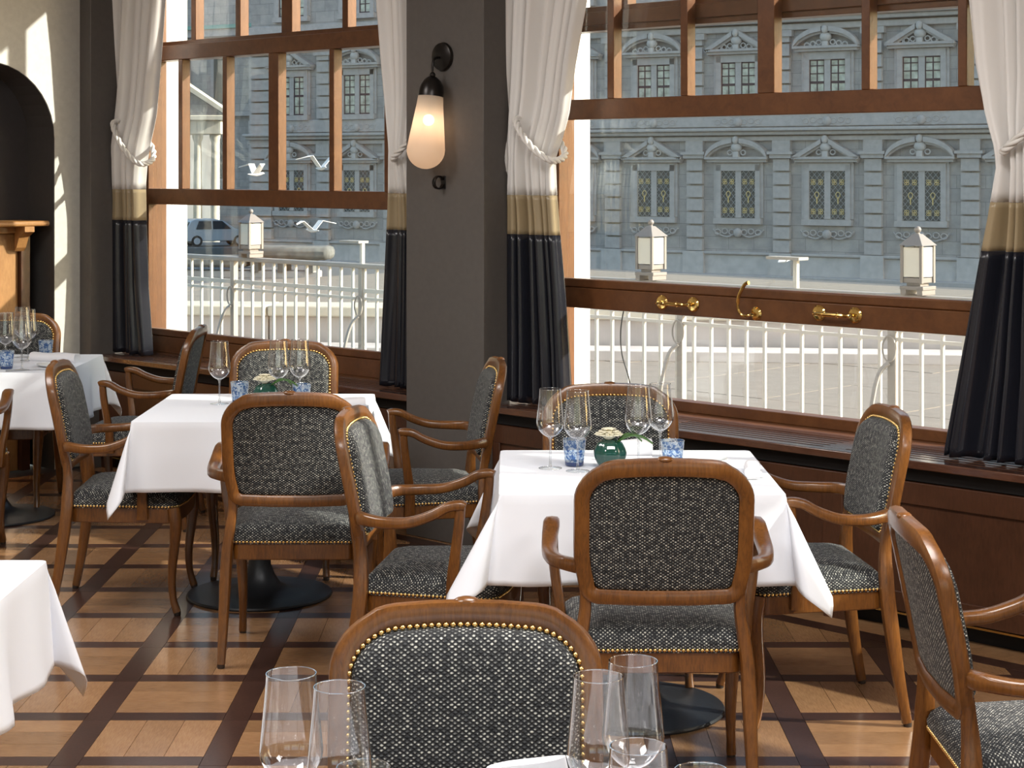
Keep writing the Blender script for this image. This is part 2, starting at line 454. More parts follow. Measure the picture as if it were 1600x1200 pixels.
# ---------------------------------------------------------------- frame of the window wall (u along it, n outwards)
TH = math.radians(-44.51)
EU = Vector((math.cos(TH), math.sin(TH), 0)); EN = Vector((-math.sin(TH), math.cos(TH), 0))
def W(u, n, z=0.0):
    return EU*u+EN*n+Vector((0, 0, z))
def uxy(u, n): p = W(u, n); return (p.x, p.y)
def clip_poly(poly, f):
    """keep the part of a convex polygon where f(p) >= 0 (f linear)"""
    out = []
    for a, b in zip(poly, poly[1:]+poly[:1]):
        fa, fb = f(a), f(b)
        if fa >= 0: out.append(a)
        if (fa >= 0) != (fb >= 0):
            t = fa/(fa-fb); out.append((a[0]+(b[0]-a[0])*t, a[1]+(b[1]-a[1])*t))
    return out
def un(p): return (p[0]*EU.x+p[1]*EU.y, p[0]*EN.x+p[1]*EN.y)
# ---------------------------------------------------------------- floor: oak squares between walnut strips
floor = struct(empty('floor'))
room_poly = [(-6.47, -3.0), (5.7, -3.0), (5.7, 2.95), uxy(0.7, 6.1), uxy(-9.07, 6.1), uxy(-9.07, 0.0), (-6.47, 6.36)]
sub = MB(); sub.prism([(-6.5, -3.1), (5.8, -3.1), (5.8, 3.0), uxy(0.75, 6.15), uxy(-9.4, 6.15), uxy(-9.4, 0.0), (-6.5, 6.4)], -0.10, -0.012)
struct(sub.build('subfloor', 'walnut', floor, smooth=0))
PITCH = 0.427; SW = 0.080; X0 = -0.889; Y0 = 5.2175
def inside(p):
    u, n = un(p); return n < 5.62 and u > -9.0
def px(p): return 800+2870*p[0]/max(p[1], .3), 261+2870*1.7/max(p[1], .3)
pieces = []            # (y, seen, polygon, material)
G = 0.0008
lim = [lambda p: 5.615-un(p)[1], lambda p: un(p)[0]+8.99, lambda p: p[0]+6.4, lambda p: 5.6-p[0], lambda p: p[1]+2.9]
def put(poly, mat):
    for f in lim:
        poly = clip_poly(poly, f)
        if len(poly) < 3: return
    ar = abs(sum(a[0]*b[1]-a[1]*b[0] for a, b in zip(poly, poly[1:]+poly[:1])))/2
    if ar < 1e-4: return
    cx = sum(p[0] for p in poly)/len(poly); cy = sum(p[1] for p in poly)/len(poly)
    x, y = px((cx, cy)); seen = cy > 2 and -60 < x < 1660 and y < 1250
    pieces.append((cy, seen, poly, mat))
def rect(x0, x1, y0, y1): return [(x0+G, y0+G), (x1-G, y0+G), (x1-G, y1-G), (x0+G, y1-G)]
for i in range(-14, 17):
    for j in range(-20, 17):
        x = X0+i*PITCH; y = Y0+j*PITCH
        put(rect(x, x+SW, y, y+PITCH), 'walnut')                       # strip running away from the camera
        put(rect(x+SW, x+PITCH, y, y+SW), 'walnut')                    # strip running across
        a, b = x+SW, x+PITCH; c, d = y+SW, y+PITCH
        for k in range(3):
            if (i+j) % 2 == 1: put(rect(a+(b-a)*k/3, a+(b-a)*(k+1)/3, c, d), 'oak_y')
            else: put(rect(a, b, c+(d-c)*k/3, c+(d-c)*(k+1)/3), 'oak_x')
rest = {}; cnt = {'oak': 0, 'walnut': 0}; cache = {}
for (cy, seen, poly, mat) in sorted(pieces, key=lambda q: (not q[1], q[0])):
    fam = 'walnut' if mat == 'walnut' else 'oak'
    if seen and cnt[fam] < 300:
        cnt[fam] += 1
        ox, oy = poly[0]
        key = (mat, tuple((round(p[0]-ox, 3), round(p[1]-oy, 3)) for p in poly))
        if key not in cache:
            cache[key] = MB().prism([(p[0]-ox, p[1]-oy) for p in poly], -0.012, 0.0).mesh('floor_piece', MAT[mat], 0)
        o = link('plank' if fam == 'oak' else 'border_strip', cache[key], floor, loc=(ox, oy, random.uniform(-0.0004, 0.0)))
    else:
        rest.setdefault(mat, MB()).prism(poly, -0.012, 0.0)
for mat, mb in rest.items():
    o = mb.build('parquet_infill', mat, floor, smooth=0); o['kind'] = 'stuff'
edge = MB()
for k in range(11):                                                   # walnut strip and oak margin along the window wall
    u0, u1 = -8.99+k*0.88, -8.99+(k+1)*0.88-0.001
    MB().prism([uxy(u0, 5.617), uxy(u1, 5.617), uxy(u1, 5.697), uxy(u0, 5.697)], -0.012, 0.0).build('border_strip', 'walnut', floor, smooth=0)
    MB().prism([uxy(u0, 5.699), uxy(u1, 5.699), uxy(u1, 5.88), uxy(u0, 5.88)], -0.012, 0.0).build('plank', 'oak_x', floor, smooth=0)

# ---------------------------------------------------------------- room shell
CEIL = 3.45
WINS = [(-9.00, -6.45), (-5.77, -3.22), (-2.54, 0.01)]
wall = struct(empty('wall_window'))
wall.rotation_euler = (0, 0, TH)
mb = MB()
mb.box(-9.07, 0.7, 6.05, 6.33, -0.1, 0.62)
mb.box(-9.07, 0.7, 6.05, 6.33, 3.28, CEIL)
for a, b in ((-9.35, -9.00), (-6.45, -5.77), (-3.22, -2.54), (0.01, 0.75)):
    mb.box(a, b, 6.05, 6.33, 0.62, 3.28)
mb.build('masonry', 'pillar', wall, smooth=0)
mb = MB()
for a, b in ((-9.6, -8.965), (-6.48, -5.765), (-3.25, -2.535), (-0.02, 0.9)):
    mb.box(a, b, 6.20, 6.385, -0.3, 4.6)
mb.box(-9.6, 0.9, 6.20, 6.37, -0.3, 0.60); mb.box(-9.6, 0.9, 6.20, 6.37, 3.30, 4.6)
mb.build('outer_render', 'ext_white', wall, smooth=0)
for a, b in ((-9.068, -8.955), (-6.31, -5.80), (-3.08, -2.57), (0.15, 0.7)):
    BX('pilaster', 'pillar', wall, a, b, 5.72, 6.06, 0.0, CEIL, bevel=0.004)
# left wall with its arched opening
lw = struct(empty('wall_left')); lw.rotation_euler = (0, 0, TH)
n1, n0 = 5.56, 4.66; rr = 0.42; zs = 1.86; ztop = zs+rr
arch = []
K = 10
for k in range(K+1):
    a = PI/2*k/K; arch.append((n1-rr+rr*math.cos(a), zs+rr*math.sin(a)))
for k in range(K+1):
    a = PI/2+PI/2*k/K; arch.append((n0+rr+rr*math.cos(a), zs+rr*math.sin(a)))
mb = MB()
# front face: strips round the arch, in the (n, z) plane at u = -9.07; back at u = -9.35
def quadw(p, q, r_, s_): mb.add([p, q, r_, s_], [(0, 1, 2, 3)])
U0, U1 = -9.07, -9.35
mb.box(U1, U0, n1, 6.1, 0, CEIL)
mb.box(U1, U0, -0.4, n0, 0, CEIL)
pts = arch
for (a, za), (b, zb) in zip(pts, pts[1:]):
    mb.add([(U0, a, za), (U0, b, zb), (U0, b, CEIL), (U0, a, CEIL), (U1, a, za), (U1, b, zb), (U1, b, CEIL), (U1, a, CEIL)],
           [(0, 3, 2, 1), (4, 5, 6, 7), (0, 1, 5, 4), (3, 7, 6, 2)])
mb.build('plasterwork', 'greige', lw, smooth=35, fix=True)
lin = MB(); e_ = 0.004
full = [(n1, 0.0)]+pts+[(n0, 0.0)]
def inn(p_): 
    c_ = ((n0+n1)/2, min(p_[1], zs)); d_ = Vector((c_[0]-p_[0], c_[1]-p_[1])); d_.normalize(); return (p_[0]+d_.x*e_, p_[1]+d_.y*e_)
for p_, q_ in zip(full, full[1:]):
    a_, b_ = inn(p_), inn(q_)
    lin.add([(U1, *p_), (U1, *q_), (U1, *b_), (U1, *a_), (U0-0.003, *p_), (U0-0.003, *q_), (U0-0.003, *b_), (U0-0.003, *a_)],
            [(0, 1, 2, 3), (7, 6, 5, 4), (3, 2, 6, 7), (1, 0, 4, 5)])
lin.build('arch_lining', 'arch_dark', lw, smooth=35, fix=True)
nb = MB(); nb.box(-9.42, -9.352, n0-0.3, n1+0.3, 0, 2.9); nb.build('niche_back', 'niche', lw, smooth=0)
# remaining shell
r = struct(MB().box(5.7, 5.85, -3.0, 3.0, 0, CEIL).build('wall_right', 'greige', smooth=0))
r = struct(MB().box(-6.6, -6.45, -3.0, 6.4, 0, CEIL).build('wall_side', 'greige', smooth=0))
mb = MB()
mb.box(-6.5, 5.8, -3.15, -3.0, 0, 0.7); mb.box(-6.5, 5.8, -3.15, -3.0, 3.1, CEIL)
for a, b in ((-6.5, -5.6), (-3.0, -2.4), (0.2, 0.8), (3.4, 5.8)): mb.box(a, b, -3.15, -3.0, 0.7, 3.1)  # openings in this unseen wall are added to let sky fill in
struct(mb.build('wall_back', 'greige', smooth=0))
cl = MB(); cl.prism([(-6.6, -3.15), (5.85, -3.15), (5.85, 3.0), uxy(0.75, 6.33), uxy(-9.6, 6.33), uxy(-9.6, -0.2), (-6.6, 6.5)], CEIL, CEIL+0.2)
struct(cl.build('ceiling', 'ceiling', smooth=0))

# ---------------------------------------------------------------- radiator ledge and panelling (local u,n frame)
def ledge(u0, u1, label, name='radiator_cover'):
    t = thing(name, label, 'radiator cover', W(u0, 5.73), TH)
    L = u1-u0
    BX('front_lip', 'ledge_wood', t, 0, L, 0, 0.055, 0.612, 0.642, bevel=0.004)
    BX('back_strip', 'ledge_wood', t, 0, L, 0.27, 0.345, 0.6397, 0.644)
    BX('slot_shade_fill', 'shade_black', t, 0, L, 0.056, 0.345, 0.56, 0.6395)  # solid fill just below the slats, its black paints the slots' shade
    n = max(1, round(L/0.86)); seg = L/n
    for k in range(n+1):
        c = k*seg; a = max(0, c-0.05); b = min(L, c+0.05)
        BX('cross_strip', 'ledge_wood', t, a, b, 0.055, 0.27, 0.6397, 0.6418)
    for k in range(n):
        a = k*seg+0.05; b = (k+1)*seg-0.05
        for j in range(5):
            y = 0.055+0.0215+j*0.043
            BX('slat', 'ledge_wood', t, a, b, y-0.006, y+0.0195, 0.6397, 0.6415)
    BX('recess_board', 'shade_black', t, 0, L, 0.075, 0.10, 0.50, 0.612)
    BX('top_rail', 'panel_wood', t, 0, L, 0.045, 0.075, 0.475, 0.555, bevel=0.002)
    BX('bottom_rail', 'panel_wood', t, 0, L, 0.045, 0.075, 0.078, 0.15, bevel=0.002)
    m = max(1, round(L/0.82)); ps = L/m
    for k in range(m+1):
        c = k*ps; a = max(0, c-0.045); b = min(L, c+0.045)
        BX('panel_stile', 'panel_wood', t, a, b, 0.045, 0.075, 0.15, 0.475, bevel=0.002)
    for k in range(m):
        BX('panel', 'panel_wood', t, k*ps+0.045, (k+1)*ps-0.045, 0.057, 0.07, 0.15, 0.475)
    BX('brass_strip', 'brass', t, 0, L, 0.043, 0.05, 0.068, 0.075)
    BX('plinth', 'shade_black', t, 0, L, 0.12, 0.14, 0.0, 0.08)
    for k in range(m+1):
        c = k*ps; a = max(0, c-0.05); b = min(L, c+0.05)
        BX('foot_block', 'panel_wood', t, a, b, 0.06, 0.12, 0.0, 0.068)
    return t
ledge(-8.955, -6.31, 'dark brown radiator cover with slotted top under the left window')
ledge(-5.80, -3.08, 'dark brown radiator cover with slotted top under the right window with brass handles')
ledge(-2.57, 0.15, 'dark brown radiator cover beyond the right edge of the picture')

# ---------------------------------------------------------------- windows
BARS = [0.41, 0.825, 1.254, 1.734, 2.16]
def window(i, a, b, lift):
    t = struct(empty('window_%d' % i, W(a, 6.10), TH)); L = b-a
    # fixed outer frame
    f = BX('outer_frame', 'window_wood', t, 0, 0.05, -0.045, 0.13, 0.62, 3.28, bevel=0.003)
    BX('outer_frame', 'window_wood', t, L-0.05, L, -0.045, 0.13, 0.62, 3.28, bevel=0.003)
    BX('sill', 'window_wood', t, 0, L, -0.045, 0.13, 0.605, 0.645, bevel=0.004)
    BX('outer_rail', 'window_wood', t, 0.05, L-0.05, 0.06, 0.13, 0.645, 0.69, bevel=0.003)
    BX('head', 'window_wood', t, 0, L, -0.045, 0.13, 3.22, 3.28, bevel=0.003)
    BX('transom', 'window_wood', t, 0.05, L-0.05, 0.045, 0.13, 2.31, 2.42, bevel=0.003)
    BX('transom_moulding', 'window_wood', t, 0.05, L-0.05, 0.03, 0.045, 2.335, 2.395, bevel=0.003)
    for k, c in enumerate(BARS):
        w = 0.045 if k == 2 else 0.022
        BX('glazing_bar', 'window_wood', t, c-w, c+w, 0.06, 0.12, 2.42, 3.22, bevel=0.003)
    xs = [0.05]+BARS+[L-0.05]
    for p, q in zip(xs, xs[1:]):
        BX('pane', 'pane', t, p+0.005, q-0.005, 0.088, 0.089, 2.42, 3.22)
    BX('pane', 'pane', t, 0.05, L-0.05, 0.095, 0.096, 0.69, 2.31)
    # sliding sash
    z = lift
    BX('sash_stile', 'window_wood', t, 0.05, 0.10, -0.03, 0.03, 0.65+z, 2.39+z, bevel=0.003)
    BX('sash_stile', 'window_wood', t, L-0.10, L-0.05, -0.03, 0.03, 0.65+z, 2.39+z, bevel=0.003)
    BX('sash_bottom_rail', 'window_wood', t, 0.05, L-0.05, -0.034, 0.03, 0.645+z, 0.735+z, bevel=0.003)
    BX('sash_moulding', 'window_wood', t, 0.05, L-0.05, -0.022, 0.02, 0.735+z, 0.775+z, bevel=0.006)
    BX('sash_transom', 'window_wood', t, 0.10, L-0.10, -0.034, 0.03, 1.487+z, 1.577+z, bevel=0.004)
    BX('sash_top_rail', 'window_wood', t, 0.05, L-0.05, -0.03, 0.03, 2.306+z, 2.39+z, bevel=0.004)
    for k, c in enumerate(BARS):
        w = 0.042 if k == 2 else 0.019
        BX('glazing_bar', 'window_wood', t, c-w, c+w, -0.03, 0.026, 1.577+z, 2.306+z, bevel=0.003)
    xs = [0.10]+BARS+[L-0.10]
    for p, q in zip(xs, xs[1:]):
        BX('pane', 'pane', t, p+0.005, q-0.005, 0.0, 0.001, 1.577+z, 2.306+z)
    BX('pane', 'pane', t, 0.10, L-0.10, 0.0, 0.001, 0.775+z, 1.487+z)
    return t
w1 = window(1, *WINS[0], 0.0)
w2 = window(2, *WINS[1], 0.425)
w3 = window(3, *WINS[2], 0.0)  # added window out of view, lets sun and sky reach tables and floor
# brass fittings on the raised sash
def d_handle(u, z):
    t = empty('sash_handle', (u+5.77, -0.034, z), 0, w2)
    for s in (-1, 1):
        q = MB(); q.lathe([(0.001, 0), (0.030, 0.0), (0.032, 0.003), (0.026, 0.008), (0.014, 0.010), (0.001, 0.010)], 20)
        q.xf(Matrix.Translation((s*0.085, 0, 0)) @ Matrix.Rotation(PI/2, 4, 'X'))
        q.build('rosette', 'brass', t)
    p = smooth_path([(-0.085, -0.006, 0), (-0.085, -0.03, 0), (-0.075, -0.045, 0.0), (-0.03, -0.048, 0), (0.03, -0.048, 0), (0.075, -0.045, 0), (0.085, -0.03, 0), (0.085, -0.006, 0)], 3)
    sz = [(0.017 if 6 < i < len(p)-7 else 0.014,)*2 for i in range(len(p))]
    MB().sweep(p, sz, (0, 0, 1), 10, sq=1.0).build('grip', 'brass', t)
    for x in (-0.035, 0.035):
        MB().lathe([(0.009, -0.003), (0.0115, 0.0), (0.009, 0.003)], 12).xf(Matrix.Translation((x, -0.048, 0)) @ Matrix.Rotation(PI/2, 4, 'Y')).build('ring', 'brass', t)
    return t
def uofpx(x, n):
    t = (x-800)/2870; return n*(EU.x*t+EU.y)/(EN.x*t+EN.y)
h1 = d_handle(-4.975, 1.12); h1['label'] = 'brass pull on the raised sash rail, left of the lever'
h2 = d_handle(-4.165, 1.12); h2['label'] = 'brass pull on the raised sash rail, right of the lever'
lv = empty('sash_lever', (1.21, -0.034, 1.10), 0, w2); lv['label'] = 'upright curved brass lever'
q = MB(); q.lathe([(0.001, 0), (0.026, 0.0), (0.028, 0.003), (0.02, 0.009), (0.001, 0.010)], 20)
q.xf(Matrix.Rotation(PI/2, 4, 'X')); q.build('rosette', 'brass', lv)
p = smooth_path([(0, -0.005, 0), (-0.01, -0.03, -0.004), (-0.035, -0.045, -0.008), (-0.055, -0.05, 0.02), (-0.05, -0.052, 0.07), (-0.02, -0.052, 0.12), (0.0, -0.052, 0.128)], 4)
MB().sweep(p, [(0.011+0.005*(i/len(p)),)*2 for i in range(len(p))], (1, 0, 0), 10, sq=1.0).build('grip', 'brass', lv)

# ---------------------------------------------------------------- curtains
def curtain(name, label, left, right, npl, hookside, nz0=5.89, ph=0.0, zbot=0.65):
    """left/right: lists of (z, u) of the two edges"""
    left = sorted(left); right = sorted(right)
    mid = (interp(left, 1.0)+interp(right, 1.0))/2
    t = thing(name, label, 'curtain', W(mid, nz0, zbot), TH)
    def pt(s, z):
        a, b = interp(left, z), interp(right, z)
        w = b-a
        tight = max(0.25, min(1.0, w/0.42))
        k = npl*2*PI*(s+0.07*math.sin(2*PI*s+ph*2)+0.02*math.sin(6*PI*s))+ph
        am = 0.034*(0.45+0.55*tight)
        y = am*math.sin(k)+0.010*math.sin(2.3*k+1.3)+0.006*math.sin(0.7*k+z*2.0)
        dz = abs(z-1.76)
        y += -0.035*math.exp(-(dz/0.18)**2)*math.sin(PI*s)
        x = a+w*(s+0.018*math.sin(k*1.0+0.8))
        return (x-mid, y, z-zbot)
    rows = 12*npl
    def band(nm, mat, z0, z1, nr, off=0.0, wob=0.0):
        vs = []; fs = []
        for j in range(nr+1):
            for i in range(rows+1):
                s = i/rows
                zz = z0+(z1-z0)*j/nr
                x, y, z = pt(s, zz)
                if wob and j == 0: z += 0.004*math.sin(npl*2*PI*s)
                vs.append((x, y+off, z))
        for j in range(nr):
            for i in range(rows):
                a = j*(rows+1)+i; fs.append((a, a+1, a+rows+2, a+rows+1))
        o = MB(); o.v = vs; o.f = fs
        return o.build(nm, mat, t, smooth=180, solid=0.0025)
    band('white_panel', 'curtain_white', 1.575, 3.2, 40)
    band('beige_band', 'curtain_beige', 1.40, 1.5745, 8)
    band('black_panel', 'curtain_black', zbot, 1.3995, 24, wob=1)
    return t, pt, mid
def tab(rows, n=5.89):
    """edge table given as (x, y) sight lines measured on the plane n of the wall -> (z, u)"""
    out = []
    for x, y in rows:
        t = (x-800)/2870; Y = n/(EN.x*t+EN.y); out.append((1.7-(y-261)*Y/2870, uofpx(x, n)))
    return out
cur = []
cur.append(curtain('curtain', 'tied-back curtain with shiny black foot at the left of the left window',
    tab([(183,-170),(178,0),(176,100),(171,180),(172,225),(175,252),(172,290),(168,340),(166,450),(163,545)]),
    tab([(266,-170),(250,0),(242,100),(235,180),(226,225),(222,252),(219,290),(220,340),(224,450),(231,545)]), 5, -1, ph=0.4))
cur.append(curtain('curtain', 'narrow tied-back curtain half hidden behind the grey pillar',
    tab([(585,-150),(592,0),(600,100),(608,180),(614,230),(613,300),(611,350),(607,450),(600,600)]),
    tab([(690,-150),(685,0),(680,100),(672,180),(668,230),(668,300),(669,350),(671,450),(674,600)]), 6, 1, ph=1.4))
cur.append(curtain('curtain', 'tied-back curtain right of the grey pillar with the wall lamp',
    tab([(798,-170),(795,0),(794,100),(792,180),(794,225),(797,245),(791,300),(789,360),(787,450),(786,550),(784,632)]),
    tab([(935,-170),(911,0),(894,100),(884,180),(872,225),(864,245),(865,300),(869,360),(876,450),(882,550),(886,632)]), 7, -1, ph=0.2))
cur.append(curtain('curtain', 'wide pleated tied-back curtain at the right edge of the picture',
    tab([(1507,-250),(1515,0),(1525,100),(1541,180),(1555,225),(1560,258),(1548,320),(1533,400),(1512,520),(1497,600),(1478,705)]),
    tab([(1770,-250),(1750,0),(1735,100),(1710,180),(1690,225),(1680,258),(1690,320),(1705,400),(1720,520),(1735,600),(1745,740)]), 11, 1, ph=0.9, nz0=5.89))
def rope(mid_u, side, uh, ue, zh, ze, label):
    t = thing('tieback_rope', label, 'curtain tie', W(uh, 5.80, zh), TH)
    # path from the hook down round the front of the curtain and back behind it
    d = ue-uh
    ctl = [(0, 0.06, 0.0), (0.02*side*-1, 0.01, -0.015), (d*0.25, -0.01, (ze-zh)*0.35), (d*0.55, -0.02, (ze-zh)*0.72), (d*0.85, -0.01, (ze-zh)*0.98), (d*0.94, 0.03, (ze-zh)*1.0), (d*0.88, 0.09, (ze-zh)*0.85), (d*0.5, 0.15, (ze-zh)*0.5), (0, 0.12, 0.0)]
    path = smooth_path(ctl, 12)
    for k in range(3):
        st = []
        for i, p in enumerate(path):
            q0 = Vector(path[max(i-1, 0)]); q1 = Vector(path[min(i+1, len(path)-1)])
            T = (q1-q0).normalized(); A = Vector((0, 0, 1)).cross(T)
            A = A.normalized() if A.length > 1e-3 else Vector((1, 0, 0)); B = T.cross(A)
            a = i*0.42+k*2*PI/3
            st.append(Vector(p)+(A*math.cos(a)+B*math.sin(a))*0.0085)
        MB().sweep(st, (0.016, 0.016), (0, 0, 1), 7, sq=1.0).build('strand', 'rope', t, smooth=180)
    MB().lathe([(0.012, 0), (0.014, 0.003), (0.006, 0.01), (0.005, 0.03), (0.009, 0.04)], 10).xf(Matrix.Translation((0, 0.10, 0.03)) @ Matrix.Rotation(PI/2, 4, 'X')).build('hook', 'dark_bronze', t)
    return t
rope(0, -1, uofpx(168, 5.80)+0.02, uofpx(222, 5.80)+0.02, 1.96, 1.72, 'white twisted cord tying the curtain at the far left')
rope(0, 1, uofpx(668, 5.80), uofpx(613, 5.80)-0.02, 1.93, 1.74, 'white twisted cord on the narrow curtain left of the pillar')
rope(0, -1, uofpx(791, 5.80)+0.03, uofpx(864, 5.80)+0.02, 1.92, 1.73, 'white twisted cord tying the curtain right of the wall lamp')
rope(0, 1, uofpx(1690, 5.80), uofpx(1560, 5.80)-0.01, 2.05, 1.76, 'thick twisted cord on the curtain at the right edge of the picture')

# ---------------------------------------------------------------- wall lamp on the pillar and the hook below it
lamp = thing('wall_lamp', 'wall lamp with dark cap and frosted drop-shaped glass on the grey pillar', 'wall lamp', W(uofpx(693, 5.72), 5.72, 2.20), TH)
q = MB(); q.lathe([(0.001, 0.0), (0.064, 0.0), (0.066, 0.006), (0.062, 0.016), (0.045, 0.022), (0.02, 0.025), (0.001, 0.025)], 32)
q.xf(Matrix.Rotation(PI/2, 4, 'X')).build('wall_plate', 'dark_bronze', lamp)
MB().sweep(smooth_path([(0, -0.02, -0.005), (0, -0.055, -0.01), (0, -0.068, -0.04), (0, -0.068, -0.085)], 5), (0.011, 0.011), (1, 0, 0), 8, sq=1.0).build('arm', 'dark_bronze', lamp)
MB().ball((0, -0.068, -0.085), 0.014).build('joint', 'dark_bronze', lamp)
lt = Matrix.Translation((0, -0.068, -0.09)) @ Matrix.Rotation(math.radians(-7.0), 4, 'X')
q = MB(); q.lathe([(0.008, 0.0), (0.022, -0.006), (0.041, -0.022), (0.053, -0.045), (0.058, -0.075), (0.0585, -0.094), (0.055, -0.094)], 32, capb=True, capt=False)
q.xf(lt).build('cap', 'dark_bronze', lamp, smooth=50, fix=True)
prof = [(0.0565, -0.090), (0.060, -0.13)]
for k in range(13):
    z = -0.13-0.20*k/12
    prof.append((0.060+0.026*k/12, z))
for k in range(1, 10):
    a = PI/2*k/9; prof.append((0.0865*math.cos(a), -0.335-0.0865*math.sin(a)))
q = MB(); q.lathe(prof, 40, capb=False, capt=False); q.xf(lt).build('glass_shade', 'frosted', lamp, smooth=60, fix=True)
q = MB(); q.ball((0, 0, -0.20), 0.026, 16, 10); q.xf(lt).build('bulb', 'bulb', lamp)
q = MB(); q.lathe([(0.012, -0.09), (0.012, -0.175)], 12); q.xf(lt).build('socket', 'dark_bronze', lamp)
pl = bpy.data.lights.new('bulb_light', 'POINT'); pl.energy = 0.32; pl.color = (1.0, 0.62, 0.36); pl.shadow_soft_size = 0.03
po = bpy.data.objects.new('bulb_light', pl); C.objects.link(po); po.parent = lamp; po.location = lt @ Vector((0, 0, -0.245))
hk = thing('coat_hook', 'small dark curved metal hook below the wall lamp', 'hook', W(uofpx(692, 5.72), 5.72, 1.63), TH)
BX('back_plate', 'dark_bronze', hk, -0.008, 0.02, -0.006, 0, -0.03, 0.03, bevel=0.002)
ring = [(0.006+0.0*a, -0.034-0.028*math.cos(a), 0.028*math.sin(a)) for a in [PI*0.0+k*PI*1.75/16+PI*1.1 for k in range(17)]]
MB().sweep(ring, (0.02, 0.008), (1, 0, 0), 8).build('loop', 'dark_bronze', hk)

# ---------------------------------------------------------------- wooden counter inside the arch
cab = thing('wooden_counter', 'oak counter with moulded shelf and bracket inside the left arch', 'counter', W(-9.35, 4.66), TH)
BX('body', 'cabinet_wood', cab, 0.02, 0.16, 0.004, 0.74, 0, 1.33, bevel=0.004)
BX('corner_post', 'panel_wood', cab, 0.02, 0.19, 0.742, 0.80, 0, 1.33, bevel=0.004)
BX('shelf', 'cabinet_wood', cab, 0.004, 0.30, 0.004, 0.86, 1.37, 1.40, bevel=0.010)
BX('moulding', 'cabinet_wood', cab, 0.01, 0.20, 0.004, 0.81, 1.33, 1.37, bevel=0.008)
MB().add([(0.19, 0.70, 1.37), (0.30, 0.70, 1.37), (0.30, 0.70, 1.34), (0.24, 0.70, 1.31), (0.21, 0.70, 1.25), (0.19, 0.70, 1.23)]+
         [(0.19, 0.76, 1.37), (0.30, 0.76, 1.37), (0.30, 0.76, 1.34), (0.24, 0.76, 1.31), (0.21, 0.76, 1.25), (0.19, 0.76, 1.23)],
         [(5,4,3,2,1,0), (6,7,8,9,10,11)]+[(i, (i+1) % 6, (i+1) % 6+6, i+6) for i in range(6)]).build('bracket', 'cabinet_wood', cab, smooth=0, fix=True)
# ---------------------------------------------------------------- tables and cloths
def tablecloth(name, label, x0, x1, y0, y1, z=0.745, over=0.26, A=24, seed=0, r=0.02):
    rnd = random.Random(seed)
    cx, cy = (x0+x1)/2, (y0+y1)/2; hx, hy = (x1-x0)/2, (y1-y0)/2
    t = tag(empty(name, (cx, cy, z)), label, 'tablecloth')
    cols = []                        # each column: (base xy, function rho -> offset, length)
    A = math.radians(A)
    corners = [(hx, hy, 0), (-hx, hy, 1), (-hx, -hy, 2), (hx, -hy, 3)]
    NS = 22; NC = 16
    for ci, (px_, py_, q) in enumerate(corners):
        a0 = q*PI/2
        cA = A*(0.85+0.4*rnd.random()); twist = rnd.uniform(-0.5, 0.5)
        lat = 0.10+0.12*rnd.random()
        bx, by = px_-math.copysign(r, px_), py_-math.copysign(r, py_)
        for k in range(NC+1):
            f = k/NC; phi = f*PI/2
            a = a0+phi
            nx, ny = math.cos(a), math.sin(a)
            base = (bx+r*nx, by+r*ny)
            L = over/max(math.cos(phi), math.sin(phi))
            dg = a0+PI/4
            al = cA*math.sin(2*phi)**0.8+math.radians(3)
            tl = 1.7*lat*math.sin(4*phi)+twist*0.35*math.sin(2*phi)
            def off(rho, al=al, tl=tl, dg=dg, nx=nx, ny=ny, f=f):
                g = min(1.0, rho/0.06)
                o = rho*math.sin(al)*(0.4+0.6*g)
                w = math.sin(2*f*PI/2)
                dx = math.cos(dg)*w+nx*(1-w); dy = math.sin(dg)*w+ny*(1-w)
                tx, ty = -math.sin(dg), math.cos(dg)
                return (dx*o+tx*tl*rho, dy*o+ty*tl*rho, -rho*math.cos(al))
            cols.append((base, off, L))
        nq = corners[(ci+1) % 4]
        a1 = a0+PI/2; nx, ny = math.cos(a1), math.sin(a1)
        p = (bx+r*nx, by+r*ny)
        b2 = (nq[0]-math.copysign(r, nq[0])+r*nx, nq[1]-math.copysign(r, nq[1])+r*ny)
        ph = rnd.uniform(0, 6.28); fr = rnd.choice([1.5, 2.0, 2.5])
        for k in range(1, NS):
            f = k/NS
            base = (p[0]+(b2[0]-p[0])*f, p[1]+(b2[1]-p[1])*f)
            def off(rho, f=f, nx=nx, ny=ny, ph=ph, fr=fr):
                e = math.sin(PI*f)
                o = rho*(0.07+0.10*math.sin(2*PI*fr*f+ph)*e)
                return (nx*o, ny*o, -rho)
            cols.append((base, off, over))
    n = len(cols); NR = 16
    vs = []; fs = []
    for s in (0.965, 0.995):
        for (b, off, L) in cols: vs.append((b[0]*s, b[1]*s, 0.0))
    for j in range(1, NR+1):
        for (b, off, L) in cols:
            rho = L*(j/NR)**1.05
            o = off(rho)
            k = math.exp(-rho/0.012)
            vs.append((b[0]+o[0], b[1]+o[1], o[2]-0.0*k))
    for j in range(NR+1):
        for i in range(n):
            fs.append((j*n+i, j*n+(i+1) % n, (j+1)*n+(i+1) % n, (j+1)*n+i))
    # gridded top so that the linen can carry faint ironing waves
    fs.append(tuple(range(n)))
    q = MB(); q.v = vs; q.f = [tuple(reversed(f)) for f in fs[:-1]]+[fs[-1]]
    q.build('cloth', 'linen', t, smooth=55, solid=0.002, fix=True)
    return t
def merge_single(t):
    """an Empty with one mesh child -> the mesh itself at top level"""
    ch = t.children[0]; ch.parent = None
    ch.location = t.location; ch.rotation_euler = t.rotation_euler
    for k in t.keys(): ch[k] = t[k]
    nm = t.name; bpy.data.objects.remove(t); ch.name = nm; return ch
